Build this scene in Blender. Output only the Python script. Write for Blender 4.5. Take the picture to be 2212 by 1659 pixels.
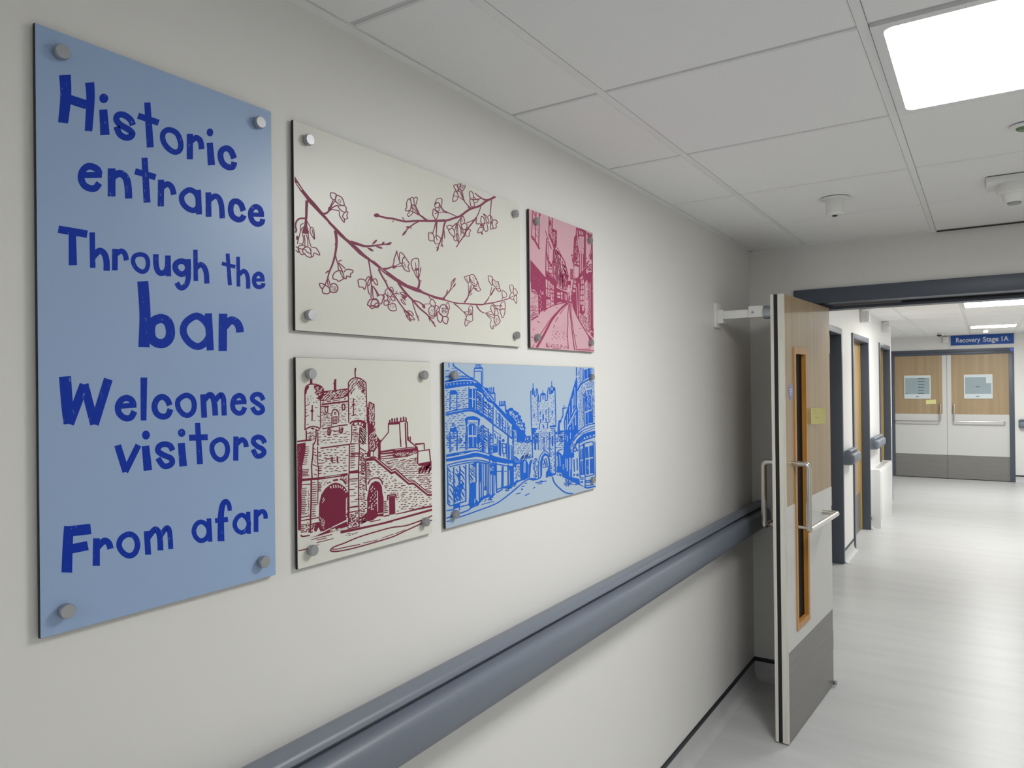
import bpy, bmesh, math, random
from mathutils import Vector, Matrix
from mathutils.geometry import tessellate_polygon

for o in list(bpy.data.objects):
    bpy.data.objects.remove(o, do_unlink=True)
SC = bpy.context.scene
COL = SC.collection

# ------------------------------------------------------------------ camera
# world: x = distance from the left wall, y = along the corridor, z = up, metres
FPX, YAW, PITCH, ROLL = 1565.3, -0.5791, 0.0036, -0.0113
CAMX, CAMZ = 1.0962, 1.6307
fw = Vector((math.sin(YAW) * math.cos(PITCH), math.cos(YAW) * math.cos(PITCH), math.sin(PITCH)))
rt = Vector((math.cos(YAW), -math.sin(YAW), 0))
up = rt.cross(fw)
r2 = rt * math.cos(ROLL) + up * math.sin(ROLL)
u2 = -rt * math.sin(ROLL) + up * math.cos(ROLL)
cd = bpy.data.cameras.new('camera')
cd.sensor_width = 36.0
cd.lens = FPX / 2212.0 * 36.0
cd.clip_start = 0.02
cam = bpy.data.objects.new('camera', cd)
M = Matrix((r2, u2, -fw)).transposed().to_4x4()
M.translation = Vector((CAMX, 0, CAMZ))
cam.matrix_world = M
COL.objects.link(cam)
SC.camera = cam

# ------------------------------------------------------------------ world and exposure
w = bpy.data.worlds.new('world')
SC.world = w
w.use_nodes = True
w.node_tree.nodes['Background'].inputs[0].default_value = (0.9, 0.95, 1.0, 1)
w.node_tree.nodes['Background'].inputs[1].default_value = 0.0
SC.view_settings.view_transform = 'Standard'
SC.view_settings.look = 'None'
SC.view_settings.gamma = 1.0
SC.view_settings.use_curve_mapping = False
SC.view_settings.exposure = 0.13
LAMP, LAMP_MID, LAMP_FAR = 28.0, 18.0, 52.0      # emission of the near, the added unseen middle and the far ceiling light panels

# ------------------------------------------------------------------ materials
def mat(name, col, rough=0.5, metal=0.0, spec=0.5, noise=None, bump=None, emit=None):
    m = bpy.data.materials.new(name)
    m.use_nodes = True
    nt = m.node_tree
    b = nt.nodes['Principled BSDF']
    b.inputs['Base Color'].default_value = (*col, 1)
    b.inputs['Roughness'].default_value = rough
    b.inputs['Metallic'].default_value = metal
    b.inputs['Specular IOR Level'].default_value = spec
    if noise or bump:
        tc = nt.nodes.new('ShaderNodeTexCoord')
    if noise:   # (scale vector, second colour, detail, low, high)
        sc, c2, det, lo, hi = noise
        mp = nt.nodes.new('ShaderNodeMapping')
        mp.inputs['Scale'].default_value = sc
        nz = nt.nodes.new('ShaderNodeTexNoise')
        nz.inputs['Scale'].default_value = 1.0
        nz.inputs['Detail'].default_value = det
        nz.inputs['Roughness'].default_value = 0.6
        rp = nt.nodes.new('ShaderNodeMapRange')
        rp.inputs['From Min'].default_value = lo
        rp.inputs['From Max'].default_value = hi
        mx = nt.nodes.new('ShaderNodeMix')
        mx.data_type = 'RGBA'
        mx.inputs[6].default_value = (*col, 1)
        mx.inputs[7].default_value = (*c2, 1)
        nt.links.new(tc.outputs['Object'], mp.inputs['Vector'])
        nt.links.new(mp.outputs['Vector'], nz.inputs['Vector'])
        nt.links.new(nz.outputs['Fac'], rp.inputs['Value'])
        nt.links.new(rp.outputs['Result'], mx.inputs[0])
        nt.links.new(mx.outputs[2], b.inputs['Base Color'])
    if bump:    # (scale, strength, distance)
        n2 = nt.nodes.new('ShaderNodeTexNoise')
        n2.inputs['Scale'].default_value = bump[0]
        n2.inputs['Detail'].default_value = 3
        bp = nt.nodes.new('ShaderNodeBump')
        bp.inputs['Strength'].default_value = bump[1]
        bp.inputs['Distance'].default_value = bump[2]
        nt.links.new(tc.outputs['Object'], n2.inputs['Vector'])
        nt.links.new(n2.outputs['Fac'], bp.inputs['Height'])
        nt.links.new(bp.outputs['Normal'], b.inputs['Normal'])
    if emit:
        b.inputs['Emission Color'].default_value = (*emit[0], 1)
        b.inputs['Emission Strength'].default_value = emit[1]
    return m

MT = dict(
    wall=mat('wall_paint', (0.80, 0.795, 0.772), 0.42, spec=0.35, bump=(260, 0.06, 0.001)),
    fend=mat('end_wall_paint', (0.80, 0.795, 0.77), 0.5, spec=0.3, bump=(260, 0.06, 0.001)),
    tile=mat('mineral_tile', (0.90, 0.90, 0.89), 0.9, spec=0.1, noise=((420, 420, 420), (0.80, 0.80, 0.79), 2, 0.62, 0.75), bump=(700, 0.12, 0.001)),
    grid=mat('white_grid_steel', (0.86, 0.86, 0.85), 0.45),
    tee=mat('grey_cross_tee', (0.66, 0.66, 0.66), 0.5),
    slab=mat('ceiling_void', (0.25, 0.25, 0.25), 0.9),
    floor=mat('streaked_vinyl', (0.575, 0.585, 0.585), 0.32, spec=0.24, noise=((1.0, 7, 6), (0.515, 0.525, 0.53), 6, 0.40, 0.72)),
    cap=mat('black_capping', (0.012, 0.014, 0.02), 0.45),
    rail=mat('grey_blue_vinyl_rail', (0.165, 0.190, 0.235), 0.40, bump=(900, 0.10, 0.0006)),
    frame=mat('anthracite_paint', (0.078, 0.094, 0.125), 0.38),
    wood=mat('grey_oak_laminate', (0.42, 0.31, 0.18), 0.42, noise=((15, 15, 0.6), (0.345, 0.25, 0.145), 6, 0.36, 0.70)),
    bead=mat('orange_timber_bead', (0.56, 0.27, 0.055), 0.38, noise=((60, 60, 3), (0.45, 0.20, 0.04), 3, 0.4, 0.7)),
    lipy=mat('yellow_timber_lipping', (0.62, 0.42, 0.10), 0.4),
    lip=mat('pale_timber_lipping', (0.70, 0.69, 0.62), 0.45, noise=((80, 80, 3), (0.60, 0.58, 0.52), 3, 0.4, 0.7)),
    pale=mat('pale_grey_laminate', (0.65, 0.65, 0.635), 0.38),
    kick=mat('brushed_kick_plate', (0.25, 0.245, 0.235), 0.42, metal=0.3, noise=((2, 2, 140), (0.215, 0.21, 0.20), 2, 0.4, 0.7)),
    black=mat('black_seal', (0.006, 0.006, 0.007), 0.5),
    steel=mat('satin_stainless', (0.62, 0.60, 0.56), 0.24, metal=1.0),
    alu=mat('satin_aluminium', (0.42, 0.43, 0.45), 0.36, metal=0.85),
    zinc=mat('zinc_steel', (0.42, 0.47, 0.52), 0.32, metal=0.9),
    white=mat('white_plastic', (0.80, 0.80, 0.78), 0.4),
    whitem=mat('white_metal', (0.80, 0.81, 0.80), 0.35),
    glass=mat('dark_glass', (0.005, 0.006, 0.007), 0.45, spec=0.05),
    edge=mat('dark_board_edge', (0.012, 0.010, 0.016), 0.5),
    p_blue=mat('pale_blue_board', (0.335, 0.465, 0.70), 0.34, spec=0.4),
    p_sky=mat('sky_blue_board', (0.42, 0.535, 0.66), 0.34, spec=0.4),
    p_pink=mat('pink_board', (0.66, 0.40, 0.455), 0.34, spec=0.4),
    p_cream=mat('cream_board', (0.735, 0.735, 0.67), 0.34, spec=0.4),
    i_navy=mat('blue_brush_print', (0.006, 0.04, 0.42), 0.55, spec=0.15, noise=((140, 300, 110), (0.16, 0.27, 0.60), 3, 0.66, 0.72)),
    i_blue=mat('blue_ink', (0.015, 0.13, 0.62), 0.55, spec=0.15),
    i_plum=mat('plum_ink', (0.265, 0.065, 0.115), 0.55, spec=0.15),
    i_red=mat('claret_ink', (0.20, 0.022, 0.055), 0.55, spec=0.15),
    i_rose=mat('rose_ink', (0.33, 0.055, 0.125), 0.55, spec=0.15),
    signb=mat('blue_sign_board', (0.008, 0.075, 0.36), 0.4),
    signw=mat('white_lettering', (0.78, 0.79, 0.82), 0.5),
    oval=mat('blue_door_disc', (0.21, 0.25, 0.55), 0.4),
    note=mat('yellow_paper', (0.76, 0.74, 0.34), 0.8),
    pencil=mat('grey_pencil', (0.30, 0.30, 0.22), 0.8),
    pane=mat('pale_window_film', (0.66, 0.74, 0.76), 0.25),
    paneg=mat('grey_window_view', (0.34, 0.42, 0.45), 0.2),
    paned=mat('dark_window_view', (0.05, 0.08, 0.09), 0.3),
    greyp=mat('grey_plastic', (0.30, 0.30, 0.30), 0.4),
    green=mat('green_lens', (0.12, 0.20, 0.08), 0.2),
    tagb=mat('bright_blue_tag', (0.03, 0.13, 0.75), 0.4),
    diff=mat('lit_diffuser', (0.9, 0.9, 0.9), 0.5, emit=((1.0, 0.995, 0.975), LAMP)),
    diff_mid=mat('added_dim_diffuser', (0.9, 0.9, 0.9), 0.5, emit=((1.0, 0.995, 0.975), LAMP_MID)),
    diff_far=mat('brighter_lit_diffuser', (0.9, 0.9, 0.9), 0.5, emit=((1.0, 0.995, 0.975), LAMP_FAR)),
)

# ------------------------------------------------------------------ object helpers
def prop(o, label=None, cat=None, group=None, kind=None):
    if label: o['label'] = label
    if cat: o['category'] = cat
    if group: o['group'] = group
    if kind: o['kind'] = kind
    return o

def base_of(p):
    v = Vector((0, 0, 0))
    while p:
        v += p.location
        p = p.parent
    return v

def mk(name, V, F, m, parent=None, smooth=False, loc=None, mats=None, mi=None):
    """one mesh object; V in world coordinates"""
    o0 = base_of(parent) if parent else Vector(loc or (0, 0, 0))
    me = bpy.data.meshes.new(name)
    me.from_pydata([tuple(Vector(v) - o0) for v in V], [], F)
    for x in (mats or [m]):
        me.materials.append(x)
    if mi:
        me.polygons.foreach_set('material_index', mi)
    if smooth:
        me.polygons.foreach_set('use_smooth', [True] * len(me.polygons))
    me.update()
    o = bpy.data.objects.new(name, me)
    COL.objects.link(o)
    if parent:
        o.parent = parent
    else:
        o.location = o0
    return o

def empty(name, loc):
    o = bpy.data.objects.new(name, None)
    o.empty_display_size = 0.05
    o.location = loc
    COL.objects.link(o)
    return o

class G:
    """collects simple solids for ONE mesh"""
    def __init__(s):
        s.V, s.F = [], []
    def add(s, V, F):
        n = len(s.V)
        s.V += [tuple(v) for v in V]
        s.F += [tuple(i + n for i in f) for f in F]
        return s
    def box(s, x0, x1, y0, y1, z0, z1, bev=0.0):
        if bev <= 0:
            V = [(x, y, z) for x in (x0, x1) for y in (y0, y1) for z in (z0, z1)]
            F = [(0, 1, 3, 2), (4, 6, 7, 5), (0, 4, 5, 1), (2, 3, 7, 6), (0, 2, 6, 4), (1, 5, 7, 3)]
            return s.add(V, F)
        bm = bmesh.new()
        bmesh.ops.create_cube(bm, size=1.0)
        for v in bm.verts:
            v.co = Vector(((x0 + x1) / 2 + v.co.x * (x1 - x0), (y0 + y1) / 2 + v.co.y * (y1 - y0), (z0 + z1) / 2 + v.co.z * (z1 - z0)))
        bmesh.ops.bevel(bm, geom=list(bm.edges), offset=bev, segments=2, profile=0.6, affect='EDGES')
        bm.verts.index_update()
        V = [tuple(v.co) for v in bm.verts]
        F = [tuple(v.index for v in f.verts) for f in bm.faces]
        bm.free()
        return s.add(V, F)
    def prism(s, poly, axis, a, b):
        """poly of 2-D points (the two other axes in order) extruded along axis from a to b"""
        n = len(poly)
        def P(p, t):
            q = list(p)
            q.insert(axis, t)
            return q
        V = [P(p, a) for p in poly] + [P(p, b) for p in poly]
        F = [(i, (i + 1) % n, n + (i + 1) % n, n + i) for i in range(n)]
        F += [tuple(range(n))[::-1], tuple(range(n, 2 * n))]
        return s.add(V, F)
    def lathe(s, c, axis, prof, n=32):
        """prof: list of (distance along axis, radius)"""
        ax = Vector(axis).normalized()
        e1 = ax.orthogonal().normalized()
        e2 = ax.cross(e1)
        c = Vector(c)
        V, F = [], []
        for (t, r) in prof:
            for k in range(n):
                a = 2 * math.pi * k / n
                V.append(c + ax * t + e1 * (r * math.cos(a)) + e2 * (r * math.sin(a)))
        for i in range(len(prof) - 1):
            for k in range(n):
                F.append((i * n + k, i * n + (k + 1) % n, (i + 1) * n + (k + 1) % n, (i + 1) * n + k))
        F.append(tuple(range(n))[::-1])
        F.append(tuple((len(prof) - 1) * n + k for k in range(n)))
        return s.add(V, F)
    def tube(s, pts, r, n=16):
        pts = [Vector(p) for p in pts]
        V, F = [], []
        prev = None
        for i, p in enumerate(pts):
            d = ((pts[i + 1] - p).normalized() if i + 1 < len(pts) else Vector((0, 0, 0))) + ((p - pts[i - 1]).normalized() if i else Vector((0, 0, 0)))
            d.normalize()
            if prev is None:
                e1 = d.orthogonal().normalized()
            else:
                e1 = (prev - d * prev.dot(d)).normalized()
            prev = e1
            e2 = d.cross(e1)
            for k in range(n):
                a = 2 * math.pi * k / n
                V.append(p + e1 * (r * math.cos(a)) + e2 * (r * math.sin(a)))
        for i in range(len(pts) - 1):
            for k in range(n):
                F.append((i * n + k, i * n + (k + 1) % n, (i + 1) * n + (k + 1) % n, (i + 1) * n + k))
        F.append(tuple(range(n))[::-1])
        F.append(tuple((len(pts) - 1) * n + k for k in range(n)))
        return s.add(V, F)
    def build(s, name, m, parent=None, smooth=False, loc=None):
        o = mk(name, s.V, s.F, MT[m], parent, smooth, loc)
        bm = bmesh.new()
        bm.from_mesh(o.data)
        bmesh.ops.recalc_face_normals(bm, faces=bm.faces)
        if smooth:
            for e in bm.edges:
                e.smooth = e.calc_face_angle(0) < math.radians(38)
        bm.to_mesh(o.data)
        bm.free()
        return o

def box(name, m, x0, x1, y0, y1, z0, z1, parent=None, bev=0.0, loc=None):
    return G().box(x0, x1, y0, y1, z0, z1, bev).build(name, m, parent, smooth=bev > 0, loc=loc)

def arc_path(pts, r, n=6):
    """polyline with rounded corners"""
    pts = [Vector(p) for p in pts]
    out = [pts[0]]
    for i in range(1, len(pts) - 1):
        a = (pts[i - 1] - pts[i]).normalized()
        b = (pts[i + 1] - pts[i]).normalized()
        p0, p1 = pts[i] + a * r, pts[i] + b * r
        for k in range(n + 1):
            t = k / n
            out.append(p0 * (1 - t) ** 2 + pts[i] * 2 * t * (1 - t) + p1 * t ** 2)
    out.append(pts[-1])
    return out

def struct(o, label=None):
    return prop(o, label, None, None, 'structure')

# ------------------------------------------------------------------ dimensions
W = 2.38                    # corridor width
D0, D1 = 4.11, 4.33         # wall with the open fire door
YB, YE = -6.0, 14.2         # back end, far end wall
YC = 11.30                  # outside corner of the far left wall
HC, HF = 2.375, 2.41        # ceiling grid height, near and far side

# ------------------------------------------------------------------ shell
struct(box('floor', 'floor', -2.6, W, YB, YE, -0.06, 0.0), 'pale grey streaked vinyl floor')
struct(box('wall_left', 'wall', -0.12, 0.0, YB, D0, 0.0, 2.5), 'off white painted corridor wall carrying the art panels')
struct(box('wall_right', 'wall', W, W + 0.12, YB, YE, 0.0, 2.5), 'off white wall on the right of the corridor')
struct(box('wall_back', 'wall', -0.12, W + 0.12, YB - 0.12, YB, 0.0, 2.5), 'off white wall behind')
FX0, FX1, FZ = 0.235, W - 0.235, 2.13       # outer size of the fire door frame
g = G()
g.box(-0.12, FX0, D0, D1, 0, 2.5).box(FX1, W, D0, D1, 0, 2.5).box(FX0, FX1, D0, D1, FZ, 2.5)
struct(g.build('wall_front', 'fend'), 'off white wall around the fire door opening')
DOORS = ((6.05, 7.13), (7.75, 8.92), (9.90, 11.05))     # side doors in the far left wall
SZ = 2.12
g = G()
ys = [D1] + [v for d in DOORS for v in d] + [YC]
for a, b in zip(ys[0::2], ys[1::2]):
    g.box(-0.16, 0, a, b, 0, 2.5)
for a, b in DOORS:
    g.box(-0.16, 0, a, b, SZ, 2.5)
g.box(-2.6, -0.16, YC - 0.15, YC, 0, 2.5)
struct(g.build('wall_far_left', 'wall'), 'white wall with dark framed doors beyond the fire door')
EX0, EX1, EZ = -0.30, 1.48, 2.17            # outer size of the far double door
g = G()
g.box(-2.6, EX0, YE, YE + 0.15, 0, 2.5).box(EX1, W + 0.12, YE, YE + 0.15, 0, 2.5).box(EX0, EX1, YE, YE + 0.15, EZ, 2.5)
struct(g.build('wall_far_end', 'fend'), 'white end wall around the far double door')
struct(box('wall_side_passage', 'wall', -2.72, -2.6, YC - 0.15, YE + 0.15, 0, 2.5), 'white wall of the side passage')

# coved vinyl skirting with its black capping strip
COVE = [(0.0, 0.094), (0.003, 0.094), (0.003, 0.045), (0.007, 0.024), (0.018, 0.009), (0.040, 0.0015), (0.040, 0.0), (0.0, 0.0)]
CAPS = [(0.0, 0.092), (0.006, 0.094), (0.008, 0.104), (0.006, 0.113), (0.0, 0.115)]
def skirting(name, segs, label):
    r = empty(name, (0, 0, 0))
    struct(r, label)
    gv, gc = G(), G()
    for kind, c, sgn, a, b in segs:
        if kind == 'x':     # wall plane x = c, runs along y
            gv.prism([(c + sgn * p[0], p[1]) for p in COVE], 1, a, b)
            gc.prism([(c + sgn * p[0], p[1]) for p in CAPS], 1, a, b)
        else:               # wall plane y = c, runs along x
            gv.prism([(c + sgn * p[0], p[1]) for p in COVE], 0, a, b)
            gc.prism([(c + sgn * p[0], p[1]) for p in CAPS], 0, a, b)
    gv.build('coved_upstand', 'floor', r, smooth=True)
    prop(gc.build('capping_strip', 'cap', r, smooth=True), 'black capping strip')
    return r
skirting('baseboard_left', [('x', 0.0, 1, YB, D0)], 'coved vinyl skirting with black capping below the art panels')
skirting('baseboard_front', [('y', D0, -1, 0.0, FX0), ('y', D0, -1, FX1, W)], 'coved skirting behind the open fire door')
skirting('baseboard_right', [('x', W, -1, YB, D0), ('x', W, -1, D1, YE)], 'coved skirting along the right wall')
skirting('baseboard_far_left', [('x', 0.0, 1, D1, 6.05), ('x', 0.0, 1, 7.13, 7.75), ('x', 0.0, 1, 8.92, 9.9)], 'coved skirting between the dark side doors')
skirting('baseboard_far_end', [('y', YE, -1, EX1, W), ('y', YE, -1, -2.6, EX0)], 'coved skirting on the far end wall')

# ------------------------------------------------------------------ suspended ceilings
XL = [0.29, 0.89, 1.49, 2.09]
def suspended(name, y0, y1, H, rows, lit, x0=0.0, label=''):
    slab = box(name, 'slab', x0, W, y0, y1, H + 0.045, H + 0.09)
    struct(slab, label)
    tiles = {}
    xs = [0.0] + XL + [W]
    for i in range(len(rows) - 1):
        for j in range(len(xs) - 1):
            if (i, j) in lit:
                continue
            a = xs[j] + (0.024 if j == 0 else 0.011)
            b = xs[j + 1] - (0.024 if j == len(xs) - 2 else 0.011)
            c = rows[i] + 0.0075
            d = rows[i + 1] - 0.0075
            key = (round(b - a, 4), round(d - c, 4))
            if key not in tiles:
                w2, d2 = key[0] / 2, key[1] / 2
                gg = G()
                e = 0.003
                prof = [(w2 - e, d2 - e, -0.006), (w2, d2, -0.003), (w2, d2, 0.012)]
                V = []
                for (px, py, pz) in prof:
                    V += [(-px, -py, pz), (px, -py, pz), (px, py, pz), (-px, py, pz)]
                F = [(0, 1, 2, 3), (8, 11, 10, 9)]
                for q in (0, 4):
                    for k in range(4):
                        F.append((q + k, q + (k + 1) % 4, q + 4 + (k + 1) % 4, q + 4 + k))
                gg.add(V, F)
                t = gg.build('ceiling_tile', 'tile', slab)
                tiles[key] = t
            else:
                t = tiles[key].copy()
                COL.objects.link(t)
            t.location = ((a + b) / 2, (c + d) / 2, H)
    for x in XL:
        box('main_runner', 'grid', x - 0.010, x + 0.010, y0, y1, H - 0.004, H + 0.03, slab)
    for y in rows[1:-1]:
        box('cross_tee', 'tee', 0.0, W, y - 0.009, y + 0.009, H - 0.001, H + 0.03, slab)
    for nm, q in (('a', (0.0, 0.0225, y0, y1)), ('b', (W - 0.0225, W, y0, y1)), ('c', (0.0, W, y1 - 0.02, y1)), ('d', (0.0, W, y0, y0 + 0.02))):
        box('wall_angle', 'tile', q[0], q[1], q[2], q[3], H - 0.008, H + 0.01, slab)
    return slab
rowsN = [YB] + [1.0573 + 0.6 * k for k in range(-11, 5)] + [4.095]
rowsN = [r for i, r in enumerate(rowsN) if i == 0 or r - rowsN[i - 1] > 0.05]
def row_of(rows, y):
    return min(range(len(rows)), key=lambda i: abs(rows[i] - y))
litN = [row_of(rowsN, 1.6573), row_of(rowsN, -2.5427)]
suspended('ceiling', YB, D0, HC, rowsN, {(r, 2) for r in litN}, label='suspended ceiling of white mineral tiles')
box('gap_shadow_strip', 'black', XL[1] + 0.014, XL[2] + 0.1, D0 - 0.0225, D0 - 0.0005, HC - 0.012, HC - 0.0085, bpy.data.objects['ceiling'])  # solid black strip standing in for a shaded gap at the wall
rowsF = [D1] + [4.76 + 0.6 * k for k in range(0, 16)] + [YE]
litF = [row_of(rowsF, y) for y in (4.76, 8.36, 11.96)]
suspended('ceiling_far', D1, YE, HF, rowsF, {(r, 2) for r in litF}, label='suspended tile ceiling beyond the fire door')
struct(box('ceiling_side', 'tile', -2.6, 0.0, YC, YE, HF - 0.008, HF + 0.05), 'plain ceiling of the side passage')

def rrect(x0, x1, y0, y1, r, n=6):
    P = []
    for cx, cy, a0 in ((x1 - r, y1 - r, 0), (x0 + r, y1 - r, 90), (x0 + r, y0 + r, 180), (x1 - r, y0 + r, 270)):
        for k in range(n + 1):
            a = math.radians(a0 + 90 * k / n)
            P.append((cx + r * math.cos(a), cy + r * math.sin(a)))
    return P
def ceiling_light(y0, H, label, group, m='diff'):
    x0, x1, y1 = 0.903, 1.477, y0 + 0.594
    y0 += 0.006
    t = empty('ceiling_light', ((x0 + x1) / 2, (y0 + y1) / 2, H))
    prop(t, label, 'ceiling light', group)
    # frame ring with a rounded opening
    b = 0.022
    inn = rrect(x0 + b, x1 - b, y0 + b, y1 - b, 0.022)
    out = []
    for p in inn:   # project the rounded opening onto the outer rectangle
        out.append((x0 if p[0] < x0 + b + 0.0225 else (x1 if p[0] > x1 - b - 0.0225 else p[0]), y0 if p[1] < y0 + b + 0.0225 else (y1 if p[1] > y1 - b - 0.0225 else p[1])))
    n = len(inn)
    zb = H - 0.010
    V = [(p[0], p[1], zb) for p in out] + [(p[0], p[1], zb) for p in inn] + [(p[0], p[1], zb + 0.012) for p in inn] + [(p[0], p[1], H + 0.03) for p in out]
    F = []
    for i in range(n):
        j = (i + 1) % n
        F += [(i, j, n + j, n + i), (n + i, n + j, 2 * n + j, 2 * n + i), (i, 3 * n + i, 3 * n + j, j)]
    G().add(V, F).build('frame', 'whitem', t)
    V = [(p[0], p[1], zb + 0.010) for p in inn]
    o = mk('diffuser', V, [tuple(range(n))[::-1]], MT[m], t)
    prop(o, 'glowing white diffuser')
    return t
NG = 'square ceiling lights'
ceiling_light(1.6573, HC, 'large square lit ceiling panel at the top right above the near corridor', NG)
ceiling_light(-2.5427, HC, 'square lit ceiling panel behind the viewer', NG)
ceiling_light(4.76, HF, 'unseen square lit panel added just beyond the fire door header as fill light', NG, 'diff_mid')  # added dim lamp, hidden by the header, lifts the ceiling and door leaf
ceiling_light(8.36, HF, 'longer of the two bright ceiling strips seen under the door header', NG, 'diff_far')
ceiling_light(11.96, HF, 'farther bright ceiling strip just above the blue sign', NG, 'diff_far')

# ------------------------------------------------------------------ art panels
XF = 0.010      # front face of the boards
PAN = {
    'verse': ((0.471, 0.860, 1.296, 2.133), [(74.7, 52), (586, 239), (596.6, 1241.9), (86.7, 1378.8)]),
    'blossom': ((0.910, 1.694, 1.740, 2.1335), [(634.9, 259.2), (1122, 442), (1126, 750.5), (637, 713.3)]),
    'lane': ((1.744, 2.141, 1.740, 2.1335), [(1142.8, 450.7), (1280.3, 502), (1283.5, 761.6), (1146.4, 752)]),
    'gate': ((0.910, 1.302, 1.2945, 1.690), [(638, 771), (930.4, 781), (933.4, 1151.5), (644, 1228.3)]),
    'street': ((1.352, 2.1425, 1.2945, 1.690), [(958.8, 783), (1284.8, 795.7), (1287, 1056.6), (963, 1143)]),
}
KP = (CAMX - XF) / (CAMX - 0.020)   # the boards were measured on the plane x = 0.02
PAN = {k: ((a * KP, b * KP, CAMZ + (c - CAMZ) * KP, CAMZ + (d - CAMZ) * KP), px) for k, ((a, b, c, d), px) in PAN.items()}
def solve8(A, b):
    n = len(b)
    Mx = [list(A[i]) + [b[i]] for i in range(n)]
    for i in range(n):
        p = max(range(i, n), key=lambda r: abs(Mx[r][i]))
        Mx[i], Mx[p] = Mx[p], Mx[i]
        for r in range(n):
            if r != i:
                f = Mx[r][i] / Mx[i][i]
                Mx[r] = [a - f * c for a, c in zip(Mx[r], Mx[i])]
    return [Mx[i][n] / Mx[i][i] for i in range(n)]
def homography(px, dst):
    A, b = [], []
    for (x, y), (u, v) in zip(px, dst):
        A.append([x, y, 1, 0, 0, 0, -u * x, -u * y]); b.append(u)
        A.append([0, 0, 0, x, y, 1, -v * x, -v * y]); b.append(v)
    h = solve8(A, b)
    def f(p):
        q = h[6] * p[0] + h[7] * p[1] + 1
        return ((h[0] * p[0] + h[1] * p[1] + h[2]) / q, (h[3] * p[0] + h[4] * p[1] + h[5]) / q)
    return f

def catmull(P, closed, n=6):
    out = []
    m = len(P)
    R = range(m if closed else m - 1)
    for i in R:
        if closed:
            a, b, c, d = P[(i - 1) % m], P[i], P[(i + 1) % m], P[(i + 2) % m]
        else:
            a, b, c, d = P[max(i - 1, 0)], P[i], P[i + 1], P[min(i + 2, m - 1)]
        for k in range(n):
            t = k / n
            out.append(tuple(0.5 * (2 * b[q] + (c[q] - a[q]) * t + (2 * a[q] - 5 * b[q] + 4 * c[q] - d[q]) * t * t + (3 * b[q] - a[q] - 3 * c[q] + d[q]) * t ** 3) for q in (0, 1)))
    if not closed:
        out.append(P[-1])
    return out

def inside(p, poly):
    c = False
    j = len(poly) - 1
    for i in range(len(poly)):
        (xi, yi), (xj, yj) = poly[i], poly[j]
        if (yi > p[1]) != (yj > p[1]) and p[0] < (xj - xi) * (p[1] - yi) / (yj - yi) + xi:
            c = not c
        j = i
    return c

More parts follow.
